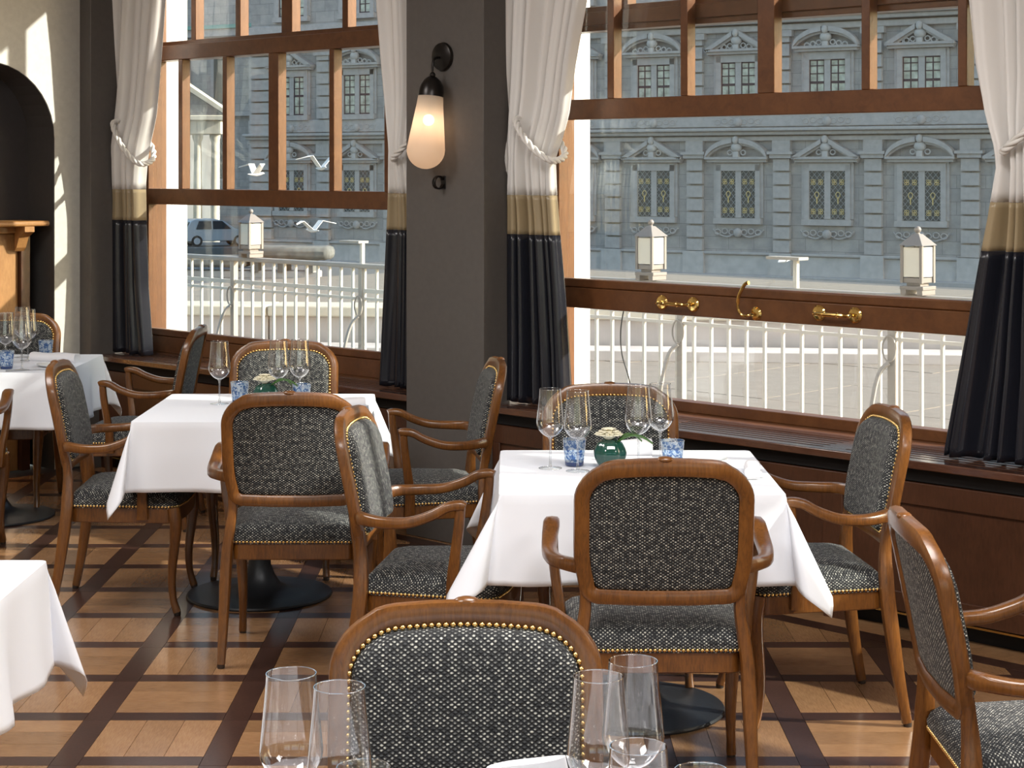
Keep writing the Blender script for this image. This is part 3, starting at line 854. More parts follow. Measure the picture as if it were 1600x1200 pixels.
def table(x0, x1, y0, y1, label, cloth_label, seed, A=24, bx=None):
    cx, cy = (x0+x1)/2, (y0+y1)/2
    t = thing('pedestal_table', label, 'table', (bx if bx is not None else cx, cy, 0), 0, 'square pedestal tables under white cloths')
    ox = cx-(bx if bx is not None else cx)
    BX('table_top', 'panel_wood', t, ox-(x1-x0)/2+0.012, ox+(x1-x0)/2-0.012, -(y1-y0)/2+0.012, (y1-y0)/2-0.012, 0.712, 0.741, bevel=0.004)
    MB().lathe([(0.285, 0.0), (0.288, 0.006), (0.284, 0.012), (0.20, 0.020), (0.12, 0.028), (0.085, 0.045), (0.06, 0.08), (0.045, 0.12), (0.042, 0.15)], 56).build('base_disc', 'black_iron', t, smooth=40)
    MB().lathe([(0.042, 0.15), (0.042, 0.70), (0.11, 0.708), (0.11, 0.712)], 28).build('pedestal', 'black_iron', t)
    c = tablecloth('tablecloth', cloth_label, x0, x1, y0, y1, 0.745, 0.26, A, seed)
    return t, merge_single(c)
table(-0.04, 0.80, 5.34, 6.19, 'pedestal table with round black base, under the nearer set table by the window', 'white tablecloth on the nearer set table, right of the picture centre', 11, 20)
table(-1.43, -0.575, 6.87, 7.73, 'pedestal table with round black base, under the middle table left of the grey pillar', 'white tablecloth on the middle table left of the grey pillar', 5, 17)
table(-2.95, -2.08, 8.50, 9.36, 'pedestal table with round black base, under the far left table', 'white tablecloth on the far left table near the arch', 8, 22)
table(-1.985, -1.125, 3.60, 4.46, 'pedestal table hidden under the big white cloth in the lower left corner', 'white tablecloth in the lower left corner of the picture', 3, 15)
table(-0.52, 0.36, 1.90, 2.755, 'pedestal table nearest the camera, below the bottom edge', 'white tablecloth on the table nearest the camera', 2, 15)

# ---------------------------------------------------------------- armchair
def back_outline(inset, n=10):
    """closed outline (x, h) of the chair back; h measured from z = 0.52"""
    pts = []
    def hw(h): return 0.219+0.019*min(1, max(0, h/0.16))
    rt, rb = 0.112-inset*0.75, 0.040-inset*0.3
    top = 0.405-inset; bot = 0.022+inset
    def arc(cx, cz, r, a0, a1, sx):
        for k in range(n+1):
            a = a0+(a1-a0)*k/n; pts.append((cx+r*math.cos(a)*1.0, cz+r*math.sin(a), ))
    wt = hw(top)-inset; wb = hw(bot)-inset
    arc(wb-rb, bot+rb, rb, -PI/2, 0, 1)
    for k in range(1, 6):
        h = bot+rb+(top-rt*0.8-bot-rb)*k/6; pts.append((hw(h)-inset, h))
    for k in range(n+1):
        a = PI/2*k/n; pts.append((wt-rt+rt*math.cos(a), top-rt*0.8+rt*0.8*math.sin(a)))
    pts2 = [p for p in pts]
    m = [(0.0, top)]
    full = pts2+[( (wt-rt)*0.5, top)]+m+[(-(wt-rt)*0.5, top)]+[(-x, z) for x, z in reversed(pts2)]+[(-(wb-rb)*0.4, bot), ((wb-rb)*0.4, bot)]
    return [(x, z+(0.014*(1-(x/0.2)**2) if z > 0.2 else -0.004*(1-(x/0.2)**2) if z < 0.1 else 0)) for x, z in full]
def bk(x, h, d=0.0):
    """point of the raked, slightly hollow back; d = depth towards the front"""
    y = -0.205-0.085*max(0, (h/0.43))**1.15+0.35*(x*x)-0.012
    return (x, y+d, 0.52+h)
def resample(pts, step):
    P = pts+[pts[0]]; out = []; acc = 0.0
    L = [0]
    for a, b in zip(P, P[1:]): L.append(L[-1]+math.dist(a, b))
    n = int(L[-1]/step)
    for k in range(n):
        s = L[-1]*k/n; i = 0
        while L[i+1] < s: i += 1
        f = (s-L[i])/(L[i+1]-L[i]+1e-9)
        out.append((P[i][0]+(P[i+1][0]-P[i][0])*f, P[i][1]+(P[i+1][1]-P[i][1])*f))
    return out
def seat_outline(inset=0.0):
    pts = []
    fx, rx, fy, ry = 0.262-inset, 0.222-inset, 0.225-inset, -0.205+inset
    r = 0.05
    for k in range(7):
        a = PI/2*k/6; pts.append((fx-r+r*math.cos(a), fy-r+r*math.sin(a)))
    for k in range(1, 6):
        f = k/6; x = (fx-r)*(1-2*f); pts.append((x, fy+0.018*(1-(x/fx)**2)))
    for k in range(7):
        a = PI/2+PI/2*k/6; pts.append((-fx+r+r*math.cos(a), fy-r+r*math.sin(a)))
    r2 = 0.03
    for k in range(5):
        a = PI+PI/2*k/4; pts.append((-rx+r2+r2*math.cos(a), ry+r2+r2*math.sin(a)))
    for k in range(5):
        a = 1.5*PI+PI/2*k/4; pts.append((rx-r2+r2*math.cos(a), ry+r2+r2*math.sin(a)))
    return pts
def nail_mb(mb, c, nrm, r=0.0052):
    N_ = Vector(nrm).normalized(); q = N_.to_track_quat('Z', 'Y').to_matrix().to_4x4()
    t = MB(); t.lathe([(r, 0.0), (r*0.85, r*0.42), (r*0.45, r*0.72), (0.0003, r*0.8)], 8, capb=False, capt=False)
    t.xf(Matrix.Translation(Vector(c)) @ q); mb.add(t.v, t.f)
def build_chair(single_nails=False):
    t = empty('dining_armchair')
    o = back_outline(0.022)
    path = [bk(x, h) for x, h in o]
    sizes = [(0.036, 0.044 if h < 0.38 else 0.050) for x, h in o]
    mbx = MB().sweep(path, sizes, (0, 1, 0), 10, closed=True, sq=0.62)
    mbx.build('back_frame', 'chair_wood', t, smooth=50)
    MB().ball(bk(0, 0.417, 0.002), 0.017, 14, 8, 1.4, 1.0, 0.55).build('crest_knob', 'chair_wood', t, smooth=60)
    # upholstered pads: front (domed) and rear (flat)
    def pad(inset, depth, bulge, sign):
        oo = back_outline(inset); n = len(oo)
        cx, cz = 0.0, 0.215
        rings = [(1.0, 0.0), (0.985, 0.45), (0.95, 0.75), (0.86, 0.93), (0.6, 1.0), (0.3, 1.02)]
        vs = []; fs = []
        for s, b in rings:
            for x, h in oo: vs.append(bk(cx+(x-cx)*s, cz+(h-cz)*s, sign*(depth+bulge*b)))
        vs.append(bk(cx, cz, sign*(depth+bulge*1.02)))
        for j in range(len(rings)-1):
            for i in range(n): fs.append((j*n+i, j*n+(i+1) % n, (j+1)*n+(i+1) % n, (j+1)*n+i))
        for i in range(n): fs.append(((len(rings)-1)*n+i, (len(rings)-1)*n+(i+1) % n, len(vs)-1))
        q = MB(); q.v = vs; q.f = fs; return q
    pad(0.040, 0.010, 0.034, 1).build('back_pad', 'fabric', t, smooth=80, fix=True)
    pad(0.042, 0.006, 0.004, -1).build('rear_panel', 'fabric', t, smooth=80, fix=True)
    nm = resample(back_outline(0.037), 0.0125)
    nails = MB(); one = None
    for (x, h) in nm:
        p = bk(x, h, 0.0175)
        if single_nails:
            if one is None:
                q = MB(); nail_mb(q, (0, 0, 0), (0, 1, 0.2)); one = q.mesh('nail', MAT['nail'], 60)
            link('nail', one, t, loc=p)
        else: nail_mb(nails, p, (0, 1, 0.2))
    # seat
    so = seat_outline(0.008)
    MB().prism(so, 0.352, 0.412).build('seat_rail', 'chair_wood', t, smooth=40, bevel=0.004)
    rings = [(0.0, 0.408), (-0.003, 0.43), (0.004, 0.450), (0.022, 0.468), (0.055, 0.480), (0.11, 0.489), (0.16, 0.492)]
    vs = []; fs = []; n = len(so)
    for ins, z in rings:
        for x, y in seat_outline(0.004+ins): vs.append((x, y, z))
    for j in range(len(rings)-1):
        for i in range(n): fs.append((j*n+i, j*n+(i+1) % n, (j+1)*n+(i+1) % n, (j+1)*n+i))
    fs.append(tuple((len(rings)-1)*n+i for i in range(n)))
    q = MB(); q.v = vs; q.f = fs; q.build('seat_pad', 'fabric', t, smooth=80, fix=True)
    sn = resample(seat_outline(0.003), 0.0125)
    for i, (x, y) in enumerate(sn):
        a = sn[i-1]; b = sn[(i+1) % len(sn)]; tx, ty = b[0]-a[0], b[1]-a[1]
        nail_mb(nails, (x, y, 0.415), (ty, -tx, 0))
    o_ = nails.build('nail_trim', 'nail', t, smooth=60); o_['kind'] = 'stuff'
    # legs
    for s in (-1, 1):
        p = smooth_path([(s*0.236, -0.262, 0.012), (s*0.232, -0.235, 0.16), (s*0.226, -0.208, 0.36), (s*0.216, -0.203, 0.45), (s*0.205, -0.204, 0.53), (s*0.207, -0.212, 0.60)], 4)
        z = [q_[2] for q_ in p]
        sz = [(interp([(0, 0.027), (0.3, 0.040), (0.45, 0.036), (0.53, 0.032), (0.60, 0.030)], a), interp([(0, 0.030), (0.3, 0.046), (0.45, 0.046), (0.56, 0.032)], a)) for a in z]
        l = MB().sweep(p, sz, (1, 0, 0), 10).build('leg', 'chair_wood', t, smooth=50)
        MB().lathe([(0.012, 0), (0.013, 0.003), (0.013, 0.014)], 12, c=(s*0.236, -0.264, 0)).build('foot_glide', 'glide', l)
        p = smooth_path([(s*0.232, 0.212, 0.012), (s*0.229, 0.196, 0.07), (s*0.228, 0.192, 0.16), (s*0.236, 0.204, 0.28), (s*0.240, 0.208, 0.35), (s*0.238, 0.200, 0.41)], 4)
        z = [q_[2] for q_ in p]
        sz = [(interp([(0, 0.030), (0.06, 0.026), (0.28, 0.040), (0.36, 0.048)], a),)*2 for a in z]
        l = MB().sweep(p, sz, (1, 0, 0), 10).build('leg', 'chair_wood', t, smooth=50)
        MB().lathe([(0.012, 0), (0.013, 0.003), (0.013, 0.014)], 12, c=(s*0.232, 0.213, 0)).build('foot_glide', 'glide', l)
        # arm
        p = smooth_path([(s*0.214, -0.212, 0.640), (s*0.250, -0.185, 0.642), (s*0.285, -0.12, 0.640), (s*0.297, -0.04, 0.645), (s*0.295, 0.03, 0.668), (s*0.290, 0.075, 0.692), (s*0.287, 0.112, 0.698), (s*0.286, 0.128, 0.694)], 4)
        m = len(p)
        sz = [(interp([(0, 0.030), (0.3, 0.040), (0.75, 0.048), (1, 0.036)], i/(m-1)), interp([(0, 0.040), (0.25, 0.034), (0.8, 0.030), (1, 0.026)], i/(m-1))) for i in range(m)]
        MB().sweep(p, sz, (1, 0, 0), 10).build('arm', 'chair_wood', t, smooth=50)
        p = smooth_path([(s*0.286, 0.113, 0.692), (s*0.285, 0.108, 0.63), (s*0.278, 0.097, 0.55), (s*0.264, 0.086, 0.46), (s*0.256, 0.086, 0.37)], 4)
        m = len(p)
        sz = [(interp([(0, 0.034), (0.5, 0.030), (1, 0.030)], i/(m-1)), interp([(0, 0.030), (0.5, 0.034), (1, 0.044)], i/(m-1))) for i in range(m)]
        MB().sweep(p, sz, (1, 0, 0), 10).build('arm_support', 'chair_wood', t, smooth=50)
    return t
CH = [  # x, y, degrees (0 = sitter looks away from the camera), label
    (-0.751, 6.495, 0, 'armchair seen from behind at the middle table, left of the picture centre'),
    (0.400, 5.085, 0, 'armchair seen from behind at the nearer window table, right of the picture centre'),
    (-2.53, 8.08, 0, 'armchair cut off by the left edge, only an arm and leg in view'),
    (0.344, 6.165, 180, 'armchair facing the camera behind the nearer window table, in front of the right window'),
    (-0.996, 7.77, 180, 'armchair facing the camera behind the middle table, in front of the left window'),
    (-2.585, 9.30, 180, 'armchair facing the camera behind the far left table, below the arch'),
    (-0.225, 5.74, -98, 'armchair facing right between the two window tables, its back overlapping the one beside it'),
    (-1.49, 7.19, -88, 'armchair seen side-on at the left of the middle table, facing right, sunlit grey back'),
    (-0.34, 7.25, 98, 'armchair facing left against the grey pillar, at the right of the middle table'),
    (0.915, 5.79, 96, 'armchair facing left at the right of the nearer window table, before the radiator cover'),
    (-1.785, 8.80, 90, 'armchair facing left between the far left table and the left window, seen edge-on'),
    (1.155, 4.02, -90, 'armchair cut off by the right edge, its raked back seen from behind'),
]
hero = build_chair(True)
hero.location = (-0.08, 2.93, 0); hero.rotation_euler = (0, 0, PI)
tag(hero, 'biggest armchair in the foreground, facing the camera behind tall wine glasses', 'chair', 'upholstered dining armchairs')
proto = build_chair()
for i, (x, y, d, lab) in enumerate(CH):
    c = proto if i == 0 else copy_tree(proto)
    c.location = (x, y, 0); c.rotation_euler = (0, 0, math.radians(d))
    tag(c, lab, 'chair', 'upholstered dining armchairs')

# ---------------------------------------------------------------- table settings
def wine_glass():
    t = empty('wine_glass')
    bowl = [(0.004, 0.100), (0.014, 0.102), (0.028, 0.112), (0.0400, 0.128), (0.0440, 0.142), (0.0435, 0.155), (0.0405, 0.185), (0.0370, 0.220), (0.0345, 0.252)]
    b = smooth_path(bowl, 3)
    MB().lathe(b, 40, capb=False, capt=False).build('bowl', 'wine', t, smooth=80)
    rim = [(0.0345*math.cos(2*PI*k/40), 0.0345*math.sin(2*PI*k/40), 0.252) for k in range(40)]
    MB().sweep(rim, (0.0013, 0.0013), (0, 0, 1), 5, closed=True, sq=1).build('rim', 'stem', t)
    MB().lathe([(0.0060, 0.0065), (0.0045, 0.014), (0.0036, 0.03), (0.0034, 0.075), (0.0042, 0.092), (0.009, 0.1005), (0.0035, 0.1025)], 28).build('stem', 'stem', t, smooth=60)
    MB().lathe([(0.0365, 0.0015), (0.020, 0.0035), (0.0060, 0.0065)], 28, capb=False, capt=False).build('foot', 'pane', t, smooth=60)
    fr_ = [(0.0365*math.cos(2*PI*k/32), 0.0365*math.sin(2*PI*k/32), 0.0015) for k in range(32)]
    MB().sweep(fr_, (0.0013, 0.0013), (0, 0, 1), 5, closed=True, sq=1).build('rim', 'stem', t)
    return t
def tumbler():
    t = empty('water_tumbler')
    MB().lathe([(0.030, 0.010), (0.0335, 0.04), (0.0375, 0.082), (0.0385, 0.086)], 32, capb=False, capt=False).build('wall', 'blue', t, smooth=60)
    MB().lathe([(0.027, 0.0005), (0.0295, 0.003), (0.0305, 0.014), (0.012, 0.016)], 32).build('base', 'blue_base', t, smooth=60)
    rim = [(0.0385*math.cos(2*PI*k/32), 0.0385*math.sin(2*PI*k/32), 0.086) for k in range(32)]
    MB().sweep(rim, (0.0018, 0.0018), (0, 0, 1), 5, closed=True, sq=1).build('rim', 'stem', t)
    return t
TZ = 0.7465
WG = [
    (0.121, 5.81, 1.0, 'wine glass farthest left on the nearer window table'),
    (0.206, 5.755, 1.0, 'wine glass second from left on the nearer window table, before the blue tumbler'),
    (0.403, 5.86, 1.01, 'wine glass right of the green vase on the nearer window table'),
    (0.480, 5.95, 1.0, 'wine glass farthest right on the nearer window table'),
    (-1.177, 7.39, 1.0, 'lone wine glass at the left of the middle table'),
    (-0.943, 7.42, 1.0, 'wine glass behind the flower on the middle table, left one of the close pair'),
    (-0.862, 7.46, 1.0, 'wine glass on the middle table, right one of the close pair'),
    (-2.44, 8.85, 1.0, 'leftmost wine glass on the far left table'),
    (-2.30, 8.62, 1.0, 'front wine glass on the far left table, nearest the camera of its four'),
    (-2.455, 9.20, 1.0, 'rearmost wine glass on the far left table, mostly hidden by the one before it'),
    (-2.385, 9.05, 1.0, 'rightmost wine glass on the far left table, behind the blue tumbler'),
    (-0.306, 2.545, 1.0, 'leftmost wine glass on the nearest table'),
    (-0.233, 2.480, 1.0, 'second wine glass from left on the nearest table, overlapping the back frame'),
    (0.119, 2.530, 1.0, 'wine glass on the nearest table, in front of the right side of the armchair back'),
    (0.172, 2.610, 1.0, 'wine glass on the nearest table, tallest in view and right of the big armchair back'),
    (0.153, 2.225, 1.0, 'front right wine glass on the nearest table, only its rim in view'),
]
p0 = wine_glass()
for i, (x, y, s, lab) in enumerate(WG):
    g = p0 if i == 0 else copy_tree(p0)
    g.location = (x, y, TZ); g.scale = (1, 1, s); g.rotation_euler = (0, 0, i*0.7)
    tag(g, lab, 'glass', 'wine glasses on the set tables')
TU = [
    (0.199, 5.865, 'blue patterned tumbler at the left of the nearer window table'),
    (0.510, 5.835, 'blue patterned tumbler right of the green vase on the nearer window table'),
    (-1.10, 7.42, 'patterned tumbler left of the flower on the middle table'),
    (-0.842, 7.35, 'patterned tumbler right of the flower on the middle table'),
    (-2.335, 9.20, 'blue patterned tumbler in front of the armchair on the far left table'),
    (-2.39, 8.68, 'blue patterned tumbler at the left edge of the picture'),
    (-0.215, 2.655, 'clear tumbler at the left of the nearest table, only its rim in view'),
    (0.272, 2.640, 'clear tumbler at the right of the nearest table, only its rim in view'),
]
p0 = tumbler()
clear = None
for i, (x, y, lab) in enumerate(TU):
    g = p0 if i == 0 else copy_tree(p0)
    g.location = (x, y, TZ); g.rotation_euler = (0, 0, i*1.1)
    tag(g, lab, 'tumbler', 'small tumblers on the set tables')
    if i >= 6:
        for ch in g.children:
            if ch.name.startswith('wall'):
                ch.data = ch.data.copy(); ch.data.materials[0] = MAT['wine']
def flower_vase(x, y, label, vl):
    v = thing('flower_vase', vl, 'vase', (x, y, TZ), 0.4)
    prof = smooth_path([(0.028, 0.001), (0.040, 0.010), (0.052, 0.035), (0.051, 0.055), (0.040, 0.076), (0.028, 0.084), (0.024, 0.088), (0.021, 0.082), (0.024, 0.07)], 3)
    q = MB(); n = 40; q.lathe(prof, n)
    q.v = [(a*(1+0.035*math.cos(8*math.atan2(b, a))), b*(1+0.035*math.cos(8*math.atan2(b, a))), c) for a, b, c in q.v]
    q.build('body', 'green_vase', v, smooth=70)
    f = thing('cut_flower', label, 'flower', (x-0.005, y-0.01, TZ+0.078)); f.scale = (1.35, 1.35, 1.6)
    q = MB(); rnd = random.Random(5)
    for ring, (cnt, rad, up, ln) in enumerate(((14, 0.004, 0.55, 0.030), (12, 0.004, 0.9, 0.026), (9, 0.003, 1.4, 0.022), (6, 0.001, 2.6, 0.016))):
        for k in range(cnt):
            a = 2*PI*k/cnt+ring*0.3+rnd.uniform(-0.1, 0.1)
            d = Vector((math.cos(a), math.sin(a), 0)); s = Vector((-d.y, d.x, 0))
            p1 = d*rad+Vector((0, 0, 0.006+0.003*ring)); p2 = d*(rad+ln*0.6)+Vector((0, 0, 0.010+ln*0.45*up)); p3 = d*(rad+ln)+Vector((0, 0, 0.010+ln*0.42*up))
            w = 0.006
            q.add([p1-s*0.002, p1+s*0.002, p2+s*w, p3+s*w*0.5, p3-s*w*0.5, p2-s*w], [(0, 1, 2, 5), (5, 2, 3, 4)])
    q.build('petals', 'petal', f, smooth=0, solid=0.0015)
    q = MB()
    for k, (a, L) in enumerate(((-0.25, 0.085), (0.15, 0.06))):
        d = Vector((math.cos(a), math.sin(a), 0)); s = Vector((-d.y, d.x, 0)); pts = []
        m = 6
        vs = []; fs = []
        for j in range(m+1):
            fct = j/m; w = 0.011*math.sin(PI*min(1, fct*0.9+0.05)); c = d*(0.02+L*fct)+Vector((0, 0, 0.0+0.015*math.sin(PI*fct)))
            vs += [c-s*w+Vector((0, 0, 0.003)), c, c+s*w+Vector((0, 0, 0.003))]
        for j in range(m):
            for e in (0, 1): fs.append((j*3+e, j*3+e+1, j*3+e+4, j*3+e+3))
        MB().add(vs, fs).build('leaf', 'leaf', f, smooth=60, solid=0.001)
    MB().lathe([(0.002, -0.075), (0.002, 0.008)], 8).build('flower_stem', 'leaf', f)
flower_vase(0.312, 5.845, 'cream flower with a green leaf in the vase on the nearer window table', 'round ribbed dark green glass vase on the nearer window table')
flower_vase(-0.985, 7.36, 'cream flower with green leaves in the vase on the middle table', 'round ribbed dark green glass vase on the middle table')
def napkin(x, y, rz, L, w, h, label, z=TZ):
    t = tag(empty('folded_napkin', (x, y, z), rz), label, 'napkin', 'folded napkins on the set tables')
    q = MB()
    # soft roll: flat spiral fold swept along its length
    prof = []
    for k in range(15):
        a = -PI/2+PI*k/14; prof.append((w/2-h/2+h/2*math.cos(a), h/2+h/2*math.sin(a)))
    for k in range(15):
        a = PI/2+PI*k/14; prof.append((-w/2+h/2+h/2*math.cos(a), h/2+h/2*math.sin(a)))
    n = len(prof)
    vs = []; fs = []
    M_ = 10
    for j in range(M_+1):
        xx = -L/2+L*j/M_
        for yy, zz in prof:
            wob = 1+0.05*math.sin(xx*40+yy*30)
            vs.append((xx, yy*wob, max(0.0, zz*wob)))
    for j in range(M_):
        for i in range(n): fs.append((j*n+i, j*n+(i+1) % n, (j+1)*n+(i+1) % n, (j+1)*n+i))
    for e in (0, M_):
        fs.append(tuple(range(e*n, e*n+n)))
    q.v = vs; q.f = fs
    q.build('roll', 'napkin', t, smooth=60, fix=True)
    BX('loose_fold', 'napkin', t, -L/2+0.004, L/2-0.004, -w/2-0.006, w/2-0.02, 0.0, 0.004, bevel=0.001)
    return t
napkin(-2.235, 8.98, -0.25, 0.24, 0.07, 0.045, 'long folded napkin on the far left table, right of the blue tumbler')
napkin(0.745, 5.70, 1.45, 0.13, 0.05, 0.035, 'small rolled napkin at the right edge of the nearer window table')
napkin(-0.645, 7.30, 0.2, 0.12, 0.07, 0.035, 'folded napkin on the right side of the middle table')
napkin(0.40, 6.06, 0.1, 0.12, 0.06, 0.055, 'upright folded napkin behind the green vase on the nearer window table')
def plate(x, y, r, label, name='bread_plate'):
    q = MB(); q.lathe(smooth_path([(r*0.55, 0.0), (r*0.6, 0.003), (r*0.85, 0.006), (r, 0.012), (r*0.99, 0.0145), (r*0.8, 0.009), (r*0.55, 0.0055), (0.002, 0.005)], 3), 48)
    o = q.build(name, 'porcelain', smooth=60, loc=(x, y, TZ)); tag(o, label, 'plate', 'side plates on the set tables')
    return o
plate(0.615, 5.93, 0.08, 'white side plate right of the tumbler on the nearer window table')
plate(-2.19, 8.78, 0.08, 'white side plate below the napkin on the far left table')
def knife(x, y, rz, label):
    t = tag(empty('table_knife', (x, y, TZ), rz), label, 'knife', 'knives on the set tables')
    MB().sweep([(0, 0, 0.004), (0.05, 0, 0.005), (0.095, 0, 0.0045)], [(0.012, 0.006), (0.014, 0.007), (0.009, 0.005)], (0, 1, 0), 8).build('handle', 'steel', t)
    MB().prism([(0.095, -0.006), (0.19, -0.008), (0.215, 0.001), (0.20, 0.006), (0.095, 0.005)], 0.003, 0.0048).build('blade', 'steel', t, smooth=0)
knife(-0.83, 7.10, 0.1, 'steel knife below the napkin on the middle table')
knife(-2.36, 8.56, 0.45, 'steel knife at the left end of the far left table')
knife(0.56, 5.58, 0.15, 'steel knife beside the small rolled napkin')
# white folded napkin standing on the nearest table
nk = tag(empty('standing_napkin', (0.02, 2.60, TZ), 0.12), 'white napkin standing in a soft fold on the nearest table, only its top in view', 'napkin')
q = MB(); n = 24; vs = []; fs = []
for j in range(9):
    z = 0.112*j/8
    for i in range(n):
        a = 2*PI*i/n; ww = 0.075*(1-0.25*(j/8)**2); dd = 0.028*(1-0.55*(j/8)**1.5)
        vs.append((math.copysign(abs(math.cos(a))**0.7, math.cos(a))*ww, math.sin(a)*dd, z+(0.006*math.cos(a) if j == 8 else 0)))
for j in range(8):
    for i in range(n): fs.append((j*n+i, j*n+(i+1) % n, (j+1)*n+(i+1) % n, (j+1)*n+i))
fs.append(tuple(range(n-1, -1, -1))); fs.append(tuple(range(8*n, 9*n)))
q.v = vs; q.f = fs; q.build('fold', 'napkin', nk, smooth=50)
# ---------------------------------------------------------------- terrace outside
ter = struct(empty('terrace_floor')); ter.rotation_euler = (0, 0, TH)
struct(MB().box(-26, 9, 6.40, 24.0, -0.30, -0.085).build('bedding', 'joint', ter, smooth=0))
slab_me = MB().box(0.006, 1.194, 0.006, 1.194, -0.085, -0.055).mesh('paving_slab', MAT['paving'], 0)
for i in range(-19, 7):
    for j in range(0, 9):
        link('paving_slab', slab_me, ter, loc=(i*1.2, 6.45+j*1.2, random.uniform(-0.002, 0.002)))
q = MB()
for i in range(-19, 7):
    for j in range(9, 14): q.box(i*1.2+.006, i*1.2+1.194, 6.456+j*1.2, 7.644+j*1.2, -0.085, -0.055)
o = q.build('far_paving', 'paving', ter, smooth=0); o['kind'] = 'stuff'

# railing parallel to the window wall
RN = 9.17
rail = thing('terrace_railing', 'white painted terrace railing with slim balusters outside both windows', 'railing', W(0, RN, -0.055), TH)
BX('handrail', 'rail_grey', rail, -19, 4, -0.035, 0.035, 0.985, 1.02, bevel=0.008)
BX('upper_rail', 'rail_white', rail, -19, 4, -0.012, 0.012, 0.80, 0.83)
BX('middle_rail', 'rail_white', rail, -19, 4, -0.012, 0.012, 0.745, 0.765)
BX('lower_rail', 'rail_white', rail, -19, 4, -0.018, 0.018, 0.17, 0.205)
bal = MB().box(-0.0095, 0.0095, -0.0095, 0.0095, 0.205, 0.985).mesh('baluster', MAT['rail_white'], 0)
for k in range(122):
    link('baluster', bal, rail, loc=(-15.2+k*0.139+0.03, 0, 0))
post = MB().box(-0.022, 0.022, -0.022, 0.022, 0.0, 0.985).mesh('post', MAT['rail_grey'], 0)
ringp = MB().sweep([(0.045*math.cos(2*PI*k/16), -0.04, 0.70+0.075*math.sin(2*PI*k/16)) for k in range(16)], (0.012, 0.012), (0, 1, 0), 6, closed=True, sq=1).mesh('ring', MAT['rail_grey'], 60)
brace = MB().sweep(smooth_path([(0, -0.04, 0.62), (-0.045, -0.07, 0.56), (-0.06, -0.12, 0.40), (-0.075, -0.20, 0.0)], 4), (0.026, 0.02), (1, 0, 0), 6).mesh('brace', MAT['rail_grey'], 60)
for pxx in (366, 566, 1065, 1395):
    u = uofpx(pxx, RN)
    p_ = link('post', post, rail, loc=(u, 0, 0)); link('ring', ringp, rail, loc=(u, 0, 0)); link('brace', brace, rail, loc=(u, 0, 0))
for u in (-18.9, -0.6, 1.6): link('post', post, rail, loc=(u, 0, 0))

def lantern(u, label):
    t = tag(empty('terrace_lantern', W(u, RN, 0.965), TH), label, 'lantern', 'milk glass lanterns on the terrace railing')
    for s in (-1, 1): BX('foot', 'lantern_metal', t, s*0.055-0.018, s*0.055+0.018, -0.07, 0.07, 0.0, 0.04, bevel=0.003)
    BX('yoke', 'lantern_metal', t, -0.078, 0.078, -0.07, 0.07, 0.030, 0.052, bevel=0.003)
    BX('neck', 'lantern_metal', t, -0.045, 0.045, -0.045, 0.045, 0.052, 0.075)
    w = 0.063; z0, z1 = 0.070, 0.285
    BX('base_plate', 'lantern_metal', t, -w, w, -w, w, z0, z0+0.03, bevel=0.003)
    for sx in (-1, 1):
        for sy in (-1, 1): BX('corner_bar', 'lantern_metal', t, sx*w-0.009, sx*w+0.009, sy*w-0.009, sy*w+0.009, z0, z1)
    BX('milk_pane', 'milk_glass', t, -w+0.007, w-0.007, -w-0.002, -w+0.004, z0+0.035, z1-0.01, bevel=0.001)
    BX('milk_pane', 'milk_glass', t, -w+0.007, w-0.007, w-0.004, w+0.002, z0+0.035, z1-0.01, bevel=0.001)
    BX('milk_pane', 'milk_glass', t, w-0.004, w+0.002, -w+0.007, w-0.007, z0+0.035, z1-0.01, bevel=0.001)
    BX('milk_pane', 'milk_glass', t, -w-0.002, -w+0.004, -w+0.007, w-0.007, z0+0.035, z1-0.01, bevel=0.001)
    q = MB(); e = w+0.016
    q.add([(-e,-e,z1),(e,-e,z1),(e,e,z1),(-e,e,z1),(-0.02,-0.02,z1+0.065),(0.02,-0.02,z1+0.065),(0.02,0.02,z1+0.065),(-0.02,0.02,z1+0.065)],
          [(0,3,2,1),(4,5,6,7),(0,1,5,4),(1,2,6,5),(2,3,7,6),(3,0,4,7)])
    q.build('roof', 'lantern_metal', t, smooth=0)
    MB().lathe([(0.016, z1+0.065), (0.011, z1+0.072), (0.018, z1+0.080), (0.021, z1+0.092), (0.014, z1+0.106), (0.002, z1+0.110)], 14).build('finial', 'lantern_metal', t, smooth=60)
lantern(uofpx(392, RN), 'milk glass lantern on the railing outside the left window')
lantern(uofpx(1017, RN), 'milk glass lantern on the railing at the left part of the right window')
lantern(uofpx(1434, RN), 'milk glass lantern on the railing at the right part of the right window')
def bracket(u, L0, L1, h, label):
    t = tag(empty('railing_bracket', W(u, RN, 0.965), TH), label, 'bracket', 'white metal T brackets on the railing')
    BX('upright', 'rail_white', t, -0.014, 0.014, -0.014, 0.014, 0, h)
    BX('cross_arm', 'rail_grey', t, L0, L1, -0.05, 0.05, h, h+0.018)
bracket(uofpx(1244, RN), -0.19, 0.055, 0.17, 'white T-shaped bracket on the railing outside the right window')
bracket(uofpx(566, RN), -0.21, 0.015, 0.155, 'white T-shaped bracket on the railing outside the left window')
ca = tag(MB().sweep(smooth_path([(*uxy(uofpx(a_, 8.5), 8.5), b_) for a_, b_ in ((985, 1.0), (976, 0.85), (970, 0.70), (972, 0.55), (984, 0.38), (980, 0.20), (962, 0.05), (958, -0.05))], 5), (0.009, 0.009), (1, 0, 0), 6, sq=1).build('hanging_cable', 'cable', None, smooth=60), 'thin black cable hanging outside the left part of the right window', 'cable')

